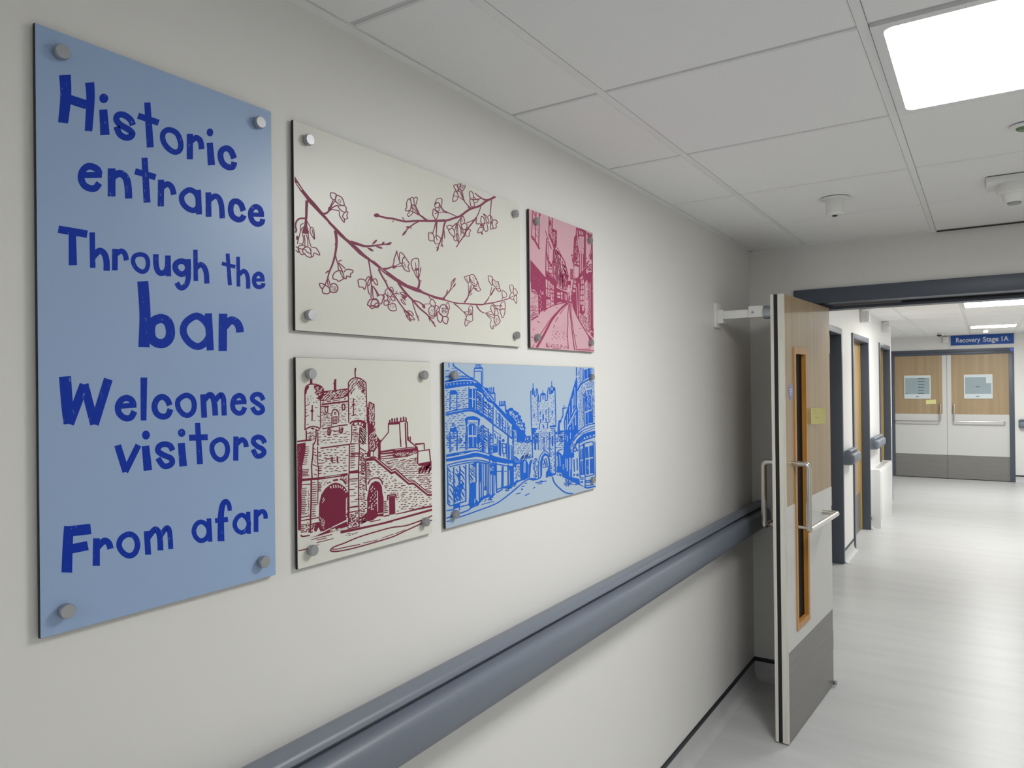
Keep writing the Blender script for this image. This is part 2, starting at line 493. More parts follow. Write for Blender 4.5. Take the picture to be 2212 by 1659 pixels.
class Print:
    """flat print traced on a board: strokes and fills given in photo crops, laid on the board's face"""
    def __init__(s, key, seed=1, bold=1.0):
        s.bold = bold
        (y0, y1, z0, z1), px = PAN[key]
        s.h = homography(px, [(y0, z1), (y1, z1), (y1, z0), (y0, z0)])
        s.lim = (y0 + 0.0012, y1 - 0.0012, z0 + 0.0012, z1 - 0.0012)
        s.V, s.F, s.mi = [], [], []
        s.layer, s.last, s.slot, s.hold = 0, None, 0, False
        s.rnd = random.Random(seed)
        s.T = (0, 0, 1)
    def put(s, P, F, m):
        if s.last is not None and m != s.last:
            s.layer += 1
        s.last = m
        if not s.hold:
            s.slot += 1
        x = XF + 0.0001 + s.slot * 1.0e-6 + s.layer * 0.000006
        n = len(s.V)
        a, b, c, d = s.lim
        for p in P:
            q = s.h((s.T[0] + p[0] / s.T[2], s.T[1] + p[1] / s.T[2]))
            s.V.append((x, min(max(q[0], a), b), min(max(q[1], c), d)))
        for f in F:
            s.F.append(tuple(i + n for i in f))
            s.mi.append(m)
    def ribbon(s, P, w0, w1, m, closed=False):
        if m == 0:
            w0, w1 = w0 * s.bold, w1 * s.bold
        Q = [P[0]]
        for p in P[1:]:
            if abs(p[0] - Q[-1][0]) + abs(p[1] - Q[-1][1]) > 0.5:
                Q.append(p)
        if closed and len(Q) > 2 and abs(Q[0][0] - Q[-1][0]) + abs(Q[0][1] - Q[-1][1]) < 1:
            Q.pop()
        n = len(Q)
        if n < 2:
            return
        V = []
        for i in range(n):
            a = Q[i - 1] if (i or closed) else Q[i]
            b = Q[(i + 1) % n] if (i < n - 1 or closed) else Q[i]
            def unit(u, v):
                dx, dy = v[0] - u[0], v[1] - u[1]
                L = math.hypot(dx, dy) or 1
                return dx / L, dy / L
            d1 = unit(a, Q[i]) if a is not Q[i] else None
            d2 = unit(Q[i], b) if b is not Q[i] else None
            if d1 is None: d1 = d2
            if d2 is None: d2 = d1
            nx, ny = -(d1[1] + d2[1]), d1[0] + d2[0]
            L = math.hypot(nx, ny)
            if L < 0.2:
                nx, ny, L = -d2[1], d2[0], 1
            nx, ny = nx / L, ny / L
            k = max(0.5, nx * -d2[1] + ny * d2[0])
            w = (w0 + (w1 - w0) * i / max(1, n - 1)) / 2 / k
            V += [(Q[i][0] + nx * w, Q[i][1] + ny * w), (Q[i][0] - nx * w, Q[i][1] - ny * w)]
        F = []
        for i in range(n if closed else n - 1):
            j = (i + 1) % n
            F.append((2 * i, 2 * i + 1, 2 * j + 1, 2 * j))
        s.put(V, F, m)
    def fill(s, P, m):
        tri = tessellate_polygon([[Vector((p[0], p[1], 0)) for p in P]])
        s.put(P, [tuple(t) for t in tri], m)
    def dashes(s, n, w, L, ang, poly, m):
        xs = [p[0] for p in poly]; ys = [p[1] for p in poly]
        area = abs(sum(poly[i][0] * poly[i - 1][1] - poly[i - 1][0] * poly[i][1] for i in range(len(poly)))) / 2
        cell = math.sqrt(area / max(n, 1))
        cx, cy = cell * 1.35, cell / 1.35
        y = min(ys) + cy / 2
        row = 0
        while y < max(ys):
            x = min(xs) + cx * (0.5 if row % 2 else 0.05)
            while x < max(xs):
                p = (x + s.rnd.uniform(-0.3, 0.3) * cx, y + s.rnd.uniform(-0.22, 0.22) * cy)
                if inside(p, poly):
                    l = L * s.rnd.uniform(0.55, 1.25) / 2
                    a = math.radians(ang + s.rnd.uniform(-4, 4))
                    ww = w * s.rnd.uniform(0.75, 1.15)
                    ca, sa = math.cos(a) * l, math.sin(a) * l
                    s.ribbon([(p[0] - ca, p[1] - sa), (p[0], p[1] + s.rnd.uniform(-0.15, 0.15) * w), (p[0] + ca, p[1] + sa)], ww, ww * 0.8, m)
                x += cx
            y += cy
            row += 1
    def run(s, text):
        for ln in text.strip().splitlines():
            t = ln.split()
            if not t or t[0] == '#':
                continue
            c = t[0]
            if c == '@':
                s.T = tuple(float(v) for v in t[1:4])
                continue
            pts = [tuple(float(q) for q in v.split(',')) for v in t[1:] if ',' in v]
            nums = [float(v) for v in t[1:] if ',' not in v]
            m = 1 if c in 'LSFGHV' else 0
            if c in 'lL':
                s.ribbon(pts, nums[0], nums[0], m)
            elif c in 'sS':
                s.ribbon(catmull(pts, False) if len(pts) > 2 else pts, nums[0], nums[0], m)
            elif c == 'o':
                s.ribbon(catmull(pts, True), nums[0], nums[0], m, True)
            elif c == 't':
                s.ribbon(catmull(pts, False) if len(pts) > 2 else pts, nums[0], nums[1], m)
            elif c in 'fF':
                s.fill(pts, m)
            elif c == 'e':
                (x, y), (rx, ry) = pts[0], nums
                s.fill([(x + rx * math.cos(k * math.pi / 10), y + ry * math.sin(k * math.pi / 10)) for k in range(20)], m)
            elif c == 'v':
                (x0, y0), (x1, y1) = pts
                ax, ay = x1 - x0, y1 - y0
                L = math.hypot(ax, ay)
                nx, ny = -ay / L * nums[0] / 2, ax / L * nums[0] / 2
                ts = (0.2, 0.4, 0.6, 0.8, 0.93)
                ws = (0.5, 0.85, 1.0, 0.75, 0.35)
                P = [(x0, y0)] + [(x0 + ax * a + nx * b, y0 + ay * a + ny * b) for a, b in zip(ts, ws)] + [(x1, y1)]
                P += [(x0 + ax * a - nx * b, y0 + ay * a - ny * b) for a, b in zip(ts[::-1], ws[::-1])]
                s.fill(P, m)
            elif c in 'hH':
                s.slot += 2
                s.hold = True
                s.dashes(int(nums[0]), nums[1], nums[2], nums[3], pts, m)
                s.hold = False
                s.slot += 1
            elif c in 'uV':
                n, wd, L, ang = int(nums[0]), nums[1], nums[2], math.radians(nums[3])
                for k in range(n):
                    f = (k + 0.5) / n
                    x = pts[0][0] + (pts[1][0] - pts[0][0]) * f
                    y = pts[0][1] + (pts[1][1] - pts[0][1]) * f
                    l = L * s.rnd.uniform(0.7, 1.15)
                    s.ribbon([(x, y), (x + l * math.cos(ang), y + l * math.sin(ang))], wd, wd * 0.85, m)
    def build(s, name, inks, parent):
        o = mk(name, s.V, s.F, None, parent, mats=[MT[i] for i in inks], mi=s.mi)
        me = o.data
        # all print faces the corridor
        bm = bmesh.new()
        bm.from_mesh(me)
        bm.normal_update()
        for f in bm.faces:
            if f.normal.x < 0:
                f.normal_flip()
        bm.to_mesh(me)
        bm.free()
        return o

CAPM = None
def art_panel(key, face, label):
    (y0, y1, z0, z1), px = PAN[key]
    t = empty('art_panel', (0.0, (y0 + y1) / 2, z0))
    prop(t, label, 'art panel', 'art panels on the left wall')
    box('board', 'edge', XF - 0.0065, XF - 0.0008, y0, y1, z0, z1, t)
    box('face_sheet', face, XF - 0.0008, XF, y0 + 0.0004, y1 - 0.0004, z0 + 0.0004, z1 - 0.0004, t)
    ins = 0.031
    for y in (y0 + ins, y1 - ins):
        for z in (z0 + ins, z1 - ins):
            c = G().lathe((XF, y, z), (1, 0, 0), [(0.0, 0.0095), (0.004, 0.0098), (0.0045, 0.0105), (0.0105, 0.0105), (0.0120, 0.0095)], 28).build('standoff_cap', 'alu', t, smooth=True)
            G().lathe((0.0, y, z), (1, 0, 0), [(0.0, 0.008), (XF - 0.0066, 0.008)], 18).build('spacer', 'alu', c, smooth=True)
    return t

WORDS = '''
# Historic
@ 40 20 3.6867
t 94 80 366,532 373,700 352,912
t 74 60 563,590 570,720 554,976
l 72 395,722 540,768
e 675,715 36 38
t 64 74 671,803 685,1006
s 50 908,926 886,880 832,844 788,848 776,884 808,924 868,958 903,992 884,1020 842,1023 800,995 776,938
t 50 56 1022,744 1046,1101
l 50 948,850 1113,905
o 44 1190,960 1255,985 1288,1060 1282,1118 1240,1137 1186,1105 1150,1050 1148,990
l 50 1362,990 1362,1194
s 46 1372,1048 1412,1022 1446,1048 1456,1112
e 1523,978 27 32
t 50 58 1521,1060 1535,1239
s 48 1716,1184 1692,1126 1655,1103 1616,1122 1607,1170 1625,1222 1665,1252 1706,1250 1718,1212
# entrance
@ 40 20 3.6867
s 54 640,1322 622,1278 560,1254 512,1284 494,1342 516,1402 564,1430 608,1428 640,1388
l 48 512,1326 660,1322
l 62 738,1270 738,1494
s 58 748,1336 800,1310 848,1340 868,1410 874,1509
t 48 56 1000,1184 1020,1541
l 50 924,1292 1089,1338
l 50 1132,1357 1130,1570
s 46 1140,1418 1182,1392 1218,1418 1234,1476
o 44 1352,1438 1402,1456 1428,1504 1430,1560 1402,1598 1350,1588 1304,1540 1300,1480
l 48 1427,1436 1436,1632
l 46 1510,1455 1512,1650
s 44 1518,1516 1560,1486 1594,1502 1615,1562 1622,1662
s 46 1790,1602 1770,1548 1735,1525 1702,1536 1688,1590 1702,1642 1742,1670 1778,1664 1796,1636
s 42 1938,1630 1922,1584 1886,1566 1852,1600 1850,1650 1870,1690 1905,1708 1938,1694 1946,1664
l 34 1862,1630 1957,1632
# Through
@ 40 440 3.6867
l 60 314,208 544,246
t 58 66 425,230 430,494
l 44 583,231 588,513
s 50 592,424 640,378 680,402 697,460 698,536
l 46 765,361 763,533
s 42 772,404 813,379 843,400 856,452
o 36 965,404 1010,420 1028,470 1015,525 980,542 935,516 909,465 920,420
s 45 1090,402 1092,480 1105,532 1132,554 1166,540 1184,500 1187,412
l 44 1187,412 1191,578
o 46 1290,456 1330,470 1346,510 1326,550 1286,558 1250,525 1250,480
s 42 1349,440 1351,560 1340,630 1310,666 1280,664 1257,628
l 36 1406,365 1410,613
s 42 1414,508 1450,482 1480,510 1495,560 1498,634
# the
@ 40 440 3.6867
l 32 1664,394 1683,646
l 30 1618,472 1726,500
l 30 1748,419 1752,656
s 34 1758,562 1790,532 1815,550 1828,600 1829,673
s 34 1946,600 1936,566 1910,552 1882,575 1876,615 1890,650 1920,660 1946,648 1952,628
l 26 1880,604 1962,602
# bar
@ 40 440 3.6867
t 88 90 986,618 1004,880 996,1142
o 74 1125,914 1182,936 1206,1000 1200,1066 1160,1108 1105,1110 1060,1075 1048,1010 1064,945
o 56 1410,893 1475,925 1515,990 1515,1060 1470,1118 1415,1135 1350,1095 1310,1020 1330,945
l 58 1510,871 1526,1166
l 68 1628,874 1625,1171
s 62 1640,976 1690,926 1735,942 1758,980 1764,1022
# Welcomes
@ 40 770 3.6867
t 96 92 367,160 384,380 402,536
l 74 402,538 520,224
l 70 520,222 602,541
l 72 600,541 712,180
s 50 915,384 895,346 855,330 812,350 788,400 800,455 845,490 892,484 920,436
l 42 800,396 936,386
t 54 46 995,168 993,509
s 48 1202,388 1180,342 1140,320 1100,342 1080,395 1095,450 1140,478 1185,466 1208,418
o 42 1330,308 1380,330 1398,385 1385,440 1345,468 1300,450 1268,400 1272,345
l 46 1468,300 1478,486
s 45 1474,350 1518,304 1545,322 1560,380 1567,469
s 42 1562,352 1608,304 1630,330 1635,400 1638,469
s 40 1800,362 1785,322 1755,308 1720,330 1705,380 1715,425 1750,450 1785,440 1802,402
l 34 1715,366 1816,360
s 38 1952,344 1930,306 1895,298 1866,316 1866,345 1900,370 1938,398 1945,430 1915,448 1884,438 1863,402
# visitors
@ 40 770 3.6867
l 56 786,706 852,918
l 50 846,918 952,704
e 1012,625 32 36
t 60 68 1008,711 1028,907
s 46 1226,748 1202,708 1155,698 1116,716 1110,755 1155,785 1208,808 1222,840 1196,868 1150,868 1107,808
e 1297,607 30 33
t 56 62 1294,688 1310,874
t 42 48 1424,528 1444,857
l 48 1357,646 1506,642
o 40 1605,660 1650,685 1665,740 1650,795 1610,822 1565,800 1540,745 1550,690
l 42 1732,636 1730,829
s 40 1740,694 1778,661 1806,680 1815,720
s 40 1964,688 1942,650 1905,640 1876,656 1873,685 1905,715 1944,735 1957,765 1930,790 1895,788 1868,738
# From
@ 40 1020 3.6867
t 76 86 398,428 388,600 382,796
l 84 392,470 573,450
l 74 400,612 549,582
t 54 58 618,524 616,743
s 52 626,594 678,546 714,562 730,608
o 45 875,492 925,515 945,575 925,640 880,664 830,640 798,585 815,525
l 48 1019,467 1030,656
s 46 1028,520 1080,456 1110,472 1125,530 1128,621
s 40 1128,506 1174,444 1198,460 1206,530 1211,611
# afar
@ 40 1020 3.6867
o 38 1455,395 1500,425 1515,475 1495,525 1450,545 1410,515 1395,465 1415,415
l 38 1515,367 1525,553
t 34 56 1684,306 1674,255 1650,232 1625,260 1612,340 1611,450 1612,549
l 40 1564,386 1668,375
o 36 1780,340 1820,370 1835,415 1815,460 1775,480 1735,455 1722,410 1740,365
l 34 1830,314 1836,491
l 38 1893,297 1893,476
s 36 1900,344 1938,311 1964,325 1971,370
'''
t = art_panel('verse', 'p_blue', 'tall pale blue panel with hand lettered blue verse')
words = WORDS.strip().split('# ')[1:]
for k, wtxt in enumerate(words):
    nm, body = wtxt.split('\n', 1)
    p = Print('verse', k)
    p.run(body)
    prop(p.build('printed_word', ['i_navy', 'p_blue'], t), 'blue brush lettered word ' + nm.strip())

BLOSSOM = '''
@ 630 360 8.295
f 60,160 80,200 200,390 320,540 430,660 560,820 700,990 830,1120 1000,1300 1180,1440 1300,1560 1420,1659 1340,1659 1200,1560 1000,1360 850,1230 760,1120 650,990 500,840 300,630 250,550 150,420 60,270
L 14 95,290 185,415
t 45 30 275,600 268,750 262,900 250,1000
s 25 240,920 150,925 100,960 75,1010 70,1070 85,1130 65,1180
f 235,950 280,950 280,1060 310,1170 300,1200 180,1190 200,1120 225,1050
s 12 215,1010 165,1040 160,1120 175,1150
s 14 215,1070 170,1130 130,1260 100,1380
s 12 275,970 340,1090
o 12 340,1090 390,1110 410,1290 360,1230 330,1160
t 14 10 365,1120 400,1280
e 100,1270 22 40
s 13 190,1200 215,1300 190,1400
s 13 225,1210 235,1310 235,1400
s 13 260,1210 285,1300 290,1420
s 13 295,1190 305,1290 345,1430
s 12 130,1370 190,1385
o 14 130,1420 200,1400 250,1430 190,1470 120,1450
s 14 215,1440 280,1430 330,1470 340,1550 270,1520 240,1480 190,1490
s 14 350,1440 430,1450 480,1520 495,1580 400,1540 385,1590 350,1600 340,1460
s 14 70,1430 110,1450 120,1530 70,1490
s 14 120,1470 150,1540 180,1570 230,1560 270,1600 340,1620 345,1560
s 14 190,1480 200,1530 240,1560
t 34 24 540,840 620,830 670,780
f 640,820 660,720 700,710 720,770
s 16 680,740 710,670 745,600
s 14 700,730 740,660 780,610
s 18 700,750 780,700 830,690
s 14 710,760 800,775 860,790
o 14 700,470 745,465 800,500 780,580 740,585 700,530
o 14 800,510 870,530 910,570 940,660 930,690 870,680 800,630 785,580
o 14 840,700 930,690 975,730 970,790 960,815 900,790 850,740
s 14 855,800 860,880 935,990 940,930 910,890 940,820
s 14 970,790 1005,810 985,870 1000,920 940,940
h 10 9 20 -70 820,570 890,570 880,660 830,640
@ 670 480 6.9125
f 300,0 390,90 500,210 620,290 680,360 760,430 850,530 960,580 1060,670 1180,750 1300,840 1450,930 1600,980 1659,1010 1659,1055 1560,1030 1400,960 1270,880 1100,760 1000,670 900,590 830,540 740,470 600,330 520,270 400,160 350,95 260,0
L 6 1040,680 1130,750
t 40 12 600,290 700,320 800,350 900,350 1060,330 1200,310
v 34 915,335 995,255
v 30 1060,330 1105,285
v 40 1120,335 1215,300
v 36 840,370 945,430
v 32 970,355 1080,385
t 36 16 370,120 385,200 390,320 370,470 330,620 280,740 255,840
v 24 365,345 390,290
v 22 215,765 275,715
t 18 10 370,480 390,560 410,620
v 20 395,585 475,560
s 12 410,610 415,680 430,720
s 12 410,600 450,670 480,740
s 12 420,600 480,650 515,690
o 13 335,790 370,740 420,720 470,730 495,800 490,840 440,870 415,880 390,855 340,840
s 13 500,740 540,700 620,710 632,740 595,770 595,815 540,800 530,840 495,830
s 11 440,730 470,800 490,835
s 12 255,840 235,880 220,930
s 12 255,840 255,900 270,950
s 12 265,840 285,900 290,930
o 13 135,910 180,915 215,935 190,970 180,990 145,960
o 13 180,990 220,940 280,980 290,1030 250,1065 185,1050
o 14 290,960 330,910 380,925 408,980 385,1035 330,1045 290,1020
h 12 9 20 -60 310,950 380,950 380,1020 310,1020
t 18 12 865,560 880,640 895,740 905,800
f 890,800 905,760 925,810 930,870 900,900 885,860
o 13 710,860 760,845 820,870 830,930 805,1000 775,965 730,965 715,920
s 13 815,870 860,810 890,830
o 12 880,840 900,870 870,940 850,930 860,880
o 12 935,850 980,850 1000,930 960,910
s 12 910,900 905,1000 900,1130
s 12 920,940 925,1040 935,1140
s 12 930,950 980,1040 1000,1110
s 12 850,930 860,1020 880,1080
s 12 940,960 1010,1070 990,1110
o 14 850,1220 880,1160 940,1140 990,1150 1020,1210 990,1250 920,1250 860,1240
o 13 900,1210 930,1155 985,1160 1010,1200 970,1210 950,1240 910,1240
s 14 870,1240 910,1285 960,1270 1000,1270 1030,1230
s 13 1010,1090 1060,1080 1090,1110 1080,1140 1060,1210 1030,1215
@ 760 520 8.295
t 26 16 470,500 530,620 600,740 650,850 740,960 850,1120 940,1240 1010,1330
v 16 600,720 615,695
o 13 590,900 640,850 700,880 720,950 690,1000 640,980 600,960
o 13 680,830 720,840 735,900 720,920 680,870
o 13 570,950 600,960 640,1010 620,1060 570,1060 565,1000
o 13 680,1000 740,1000 765,1070 710,1060
o 13 570,1090 620,1070 660,1090 640,1140 575,1150
o 13 640,1160 680,1130 760,1130 785,1240 700,1250 650,1210
h 26 10 20 -50 600,900 700,900 760,1200 660,1220
f 630,1090 660,1070 680,1100 650,1120
s 13 545,960 575,1000 560,1030
s 12 740,950 800,935 840,960
v 26 840,930 980,1010
v 24 860,980 970,1075
o 11 870,1050 900,1060 955,1140 900,1110
s 10 800,900 780,940 790,980
o 11 850,930 920,930 975,1000 930,1000
f 890,980 980,1000 940,1050
f 890,1190 930,1220 950,1270 920,1240
s 11 930,1230 1010,1310
s 11 920,1240 970,1330 1010,1340
s 11 925,1230 990,1270 1040,1310
o 13 990,1260 1050,1265 1095,1330 1030,1320
o 12 1040,1330 1115,1410 1060,1410 1020,1360
o 12 960,1340 1000,1400 1045,1440 1010,1370
f 1000,1290 1050,1320 1000,1340
t 34 16 820,740 900,860 1000,980 1080,1060 1200,1200 1340,1320 1400,1400 1495,1545
v 16 1360,1340 1395,1460
v 14 1440,1430 1475,1490
s 14 1070,1050 1100,1170 1125,1250 1195,1440
v 10 1150,1310 1205,1385
s 18 1080,1060 1200,1100 1260,1140
f 1240,1130 1300,1140 1310,1200 1290,1220 1260,1190
s 11 1300,1130 1380,1130
o 12 1390,1110 1430,1040 1480,1100 1490,1150 1440,1170
o 13 1380,1210 1420,1170 1470,1190 1480,1290 1450,1350 1390,1320 1370,1250
o 12 1490,1170 1550,1190 1510,1250 1500,1340 1480,1330
s 13 1380,1350 1440,1390 1480,1350
h 12 9 14 -30 1390,1220 1470,1220 1460,1340 1400,1320
o 14 1570,1200 1600,1150 1660,1150 1710,1200 1720,1280 1690,1350 1620,1350 1560,1290
h 26 11 20 30 1600,1200 1700,1200 1690,1310 1600,1310
o 14 1530,1270 1560,1290 1620,1360 1590,1460 1540,1430 1520,1340
o 14 1620,1370 1690,1360 1720,1400 1690,1490 1630,1450
s 12 1370,1000 1420,1050
t 34 18 560,500 640,490 710,460
f 700,460 740,430 790,450 770,490 730,495
s 14 725,440 750,370 755,320 800,170
s 12 800,170 810,240 850,370
s 12 770,450 860,400
s 12 780,465 890,440
v 14 740,380 750,300
o 13 850,220 890,215 940,280 900,330 900,400 850,370
s 13 900,400 900,330 940,285 980,340 1020,400 1010,430 1000,470 1028,540 960,530 910,470 890,410
h 8 9 40 -45 900,390 960,380 970,490 910,470
o 13 1060,380 1095,320 1185,325 1190,500 1150,520 1090,520 1065,450
s 11 1100,530 1150,640 1190,690
s 11 1140,510 1170,650
s 11 1190,510 1185,660
f 1120,480 1190,490 1185,530 1130,520
l 9 1130,380 1145,480
v 18 1210,590 1235,455
s 12 1215,580 1190,670
t 20 34 1175,650 1205,740 1180,850
v 16 1210,740 1240,700
f 830,680 1000,800 1150,850 1260,900 1400,960 1560,1010 1659,1020 1659,1070 1500,1040 1350,980 1150,900 1000,840 800,710
@ 940 580 11.058
f 0,665 170,705 300,760 430,795 560,820 700,820 900,835 1100,845 1200,830 1400,800 1600,750 1780,700 1780,720 1600,775 1400,825 1200,860 1100,880 900,870 700,850 520,845 420,820 280,780 150,750 0,715
t 34 14 190,710 270,610 350,510 380,400
o 13 380,390 385,320 465,225 455,300
v 20 400,350 450,250
t 14 10 350,510 410,470
v 36 395,470 490,345
v 26 255,620 290,495
t 30 18 690,810 770,690 800,590
v 20 790,660 885,580
s 12 795,590 780,330
s 12 805,590 840,400
s 12 820,590 870,400
s 12 815,600 905,450
o 13 685,200 740,190 760,165 815,170 810,300 770,330
s 10 740,230 775,310
o 14 820,160 900,140 960,210 1000,310 985,370 910,400 850,340 815,240
t 14 14 820,220 870,310 940,370
s 14 1010,310 1045,440 1080,500 1040,540 990,520 910,440 1000,360
f 920,455 1000,470 980,490 1020,530 970,510
s 14 910,440 1000,410
h 10 10 18 -60 880,200 970,230 970,340 900,330
t 24 14 1170,840 1250,740 1290,660
s 12 1300,640 1350,430
s 12 1310,650 1410,460
s 12 1330,640 1430,470
o 13 1265,175 1340,185 1370,240 1360,380 1340,390 1280,290
o 13 1370,250 1450,310 1500,310 1530,460 1480,480 1400,400 1360,340
s 13 1440,470 1510,540 1565,530 1530,460
h 10 11 18 -60 1410,330 1490,330 1510,450 1430,430
o 12 1600,520 1625,530 1670,560 1710,620 1690,680 1620,690 1595,600
s 14 1590,740 1610,690
s 12 1760,690 1820,570
o 12 1785,400 1850,395 1870,450 1860,560 1820,575 1790,500
o 12 1880,470 1920,490 1965,580 1900,640 1870,590 1865,510
o 12 1880,690 1940,640 1945,830 1890,760
s 13 1760,700 1880,650
s 13 1770,710 1870,745
s 16 1370,830 1420,880 1550,890
o 13 1560,860 1610,800 1660,800 1670,960 1600,960 1550,990
s 13 1400,880 1470,950 1550,990
o 13 1555,1000 1660,970 1650,1100 1605,1180 1565,1080
f 1530,880 1600,870 1580,920
t 26 14 980,880 1060,1000 1160,1065
f 1160,1050 1240,1060 1230,1100
s 12 1220,1060 1330,1020
s 12 1230,1080 1420,1120
s 12 1230,1100 1400,1190
s 12 1230,1110 1340,1220
o 13 1325,950 1350,870 1420,960 1410,1090 1360,1050
o 13 1430,970 1460,960 1500,1050 1490,1110 1420,1110
o 14 1420,1140 1490,1120 1530,1200 1550,1260 1480,1350 1410,1290
s 13 1340,1230 1310,1350 1350,1440 1385,1440 1380,1370 1430,1380 1470,1350
h 14 11 20 -40 1430,1150 1520,1200 1480,1320 1420,1280
t 22 12 440,830 560,930 660,1030
f 650,1020 720,1030 700,1080 680,1060
s 12 710,1040 790,1020
s 12 700,1060 770,1100
s 12 700,1080 740,1140
o 13 800,930 840,890 880,910 890,1060 860,1100 800,1000
o 12 790,1000 840,990 860,1090 800,1100
o 13 740,1150 810,1100 880,1110 890,1230 840,1270 800,1250 745,1240
s 14 720,1190 700,1320 730,1380 770,1330 780,1290 830,1300
o 12 250,870 300,810 340,960 270,960
@ 800 380 10.369
e 135,875 62 44
t 34 38 180,890 340,930 500,950 760,1010 1000,1000 1200,1000 1350,1000 1659,985
v 18 770,1000 700,905
v 20 515,980 490,1035
s 24 1080,1010 980,1060 880,1130 800,1200
v 40 890,1130 785,1140
v 22 910,1110 895,1185
v 48 825,1185 705,1335
t 40 20 1250,990 1160,910 1070,850
f 1205,940 1230,940 1310,990 1200,990
s 14 1100,860 1000,640
s 14 1090,860 970,650
s 14 1080,860 930,690
s 16 1060,860 960,800 850,770
o 15 850,505 890,530 915,640 910,710 860,770 790,770 780,730 810,700 805,600
o 14 890,510 925,470 960,500 975,630 930,640
s 14 965,500 1020,470 1045,500 1010,640 970,640
s 14 850,770 860,820 825,850 850,900 900,870 945,810 935,700
f 900,640 930,650 930,700 890,730
@ 920 380 9.219
t 34 36 0,890 200,890 400,880 560,830 680,790 860,660 1060,590 1200,490 1310,440 1380,400
f 1270,440 1350,380 1395,400 1320,460
t 12 30 970,330 1050,400 1150,460 1220,470
s 14 880,630 760,500
f 720,460 750,430 770,490 780,520
s 11 740,460 660,290
s 11 740,450 690,290
s 11 745,450 720,300
s 11 720,460 640,400 600,400
o 11 890,630 850,630 830,610 860,605
o 13 550,180 610,170 640,230 640,290 600,290 560,220
o 12 620,200 640,155 680,160 660,260
o 13 680,170 720,145 775,180 760,240 720,290 670,240
o 13 570,300 610,320 640,400 600,480 540,500 530,480 540,400
f 620,260 660,270 640,320 620,300
s 10 560,390 620,400
h 8 10 26 -70 690,180 750,180 740,250 690,240
o 12 870,300 900,300 940,360 930,460 880,430 860,370
o 12 870,460 930,470 960,560 950,600 895,600 880,530
s 12 940,400 1000,460 1050,460 1000,520 950,520
s 16 930,470 1050,450 1100,430
s 14 600,800 480,740 390,710
f 370,690 410,690 410,740 380,730
s 11 370,700 280,580
s 11 370,715 290,640
s 11 370,715 240,720 180,750
o 12 170,560 200,480 230,445 310,450 305,580 280,620 260,540 210,520
o 12 170,570 240,520 265,580 240,620 190,620
o 12 180,640 240,620 260,660 230,700 185,690
o 13 140,660 165,660 240,720 220,820 185,855 150,800 130,760
s 14 170,745 240,715
t 24 12 205,890 180,960 130,1140
t 30 12 210,890 205,980 200,1200
o 12 45,1125 110,1120 150,1190 150,1280 60,1275 50,1200
o 12 160,1230 210,1180 280,1230 285,1310 195,1350 160,1290
l 10 200,1200 215,1280
l 10 60,1150 120,1140
t 30 12 385,890 350,1000 330,1150 280,1300 240,1400
s 14 350,1040 370,1240
s 12 330,1160 310,1330 290,1400
v 16 310,1330 335,1420
v 34 250,1390 210,1500
v 16 240,1400 185,1425
f 620,910 680,830 720,790 700,830 660,890 640,930
o 13 410,1000 470,975 520,1000 510,1030 450,1060
o 13 450,1060 520,1040 560,1090 570,1200 520,1180 460,1110
s 13 540,1180 560,1270 610,1270 600,1130
s 14 520,1010 580,950 640,920
s 10 600,940 570,1080
s 10 610,940 600,1120
s 10 620,940 630,1130
s 10 640,940 690,1060 690,1180
o 12 620,1140 650,1200 640,1310 615,1240
o 13 720,790 760,850 760,920 700,960 690,880
f 710,870 730,860 720,920
s 14 1090,590 1060,690 1000,820 940,870 800,930
t 26 14 1000,820 900,950 800,1080 740,1200 650,1330 600,1415
s 14 1000,820 1000,940 1070,940
o 12 700,980 760,940 810,960 800,1040 740,1060
o 12 800,1100 850,1050 885,1080 860,1120 855,1190 790,1180
f 780,1060 840,1020 820,1080 770,1130
o 12 700,1000 740,1130 700,1100
v 18 760,1130 765,1215
s 14 1300,470 1290,600 1275,750
s 12 1270,760 1230,800
s 12 1275,760 1330,870
s 12 1280,770 1300,930
o 12 1140,750 1210,800 1250,900 1240,940 1200,890 1180,810
o 12 1100,800 1140,820 1170,900 1130,950 1090,900
o 13 1030,1090 1070,1020 1150,1040 1110,1100 1120,1155 1080,1110 1040,1130
o 12 1150,960 1200,930 1230,1060 1190,1100 1150,1040
f 1070,940 1110,950 1150,1000 1080,1000
o 13 1330,880 1390,870 1420,920 1390,960 1400,1010 1350,1040 1320,960
s 13 1285,900 1280,1040 1310,1050 1350,1030
f 1280,900 1310,900 1300,960
'''
t = art_panel('blossom', 'p_cream', 'wide cream panel with plum drawn blossom branches, top row')
p = Print('blossom', 11, 1.22)
p.run(BLOSSOM)
prop(p.build('printed_drawing', ['i_plum', 'p_cream'], t), 'plum line drawing of blossom branches')

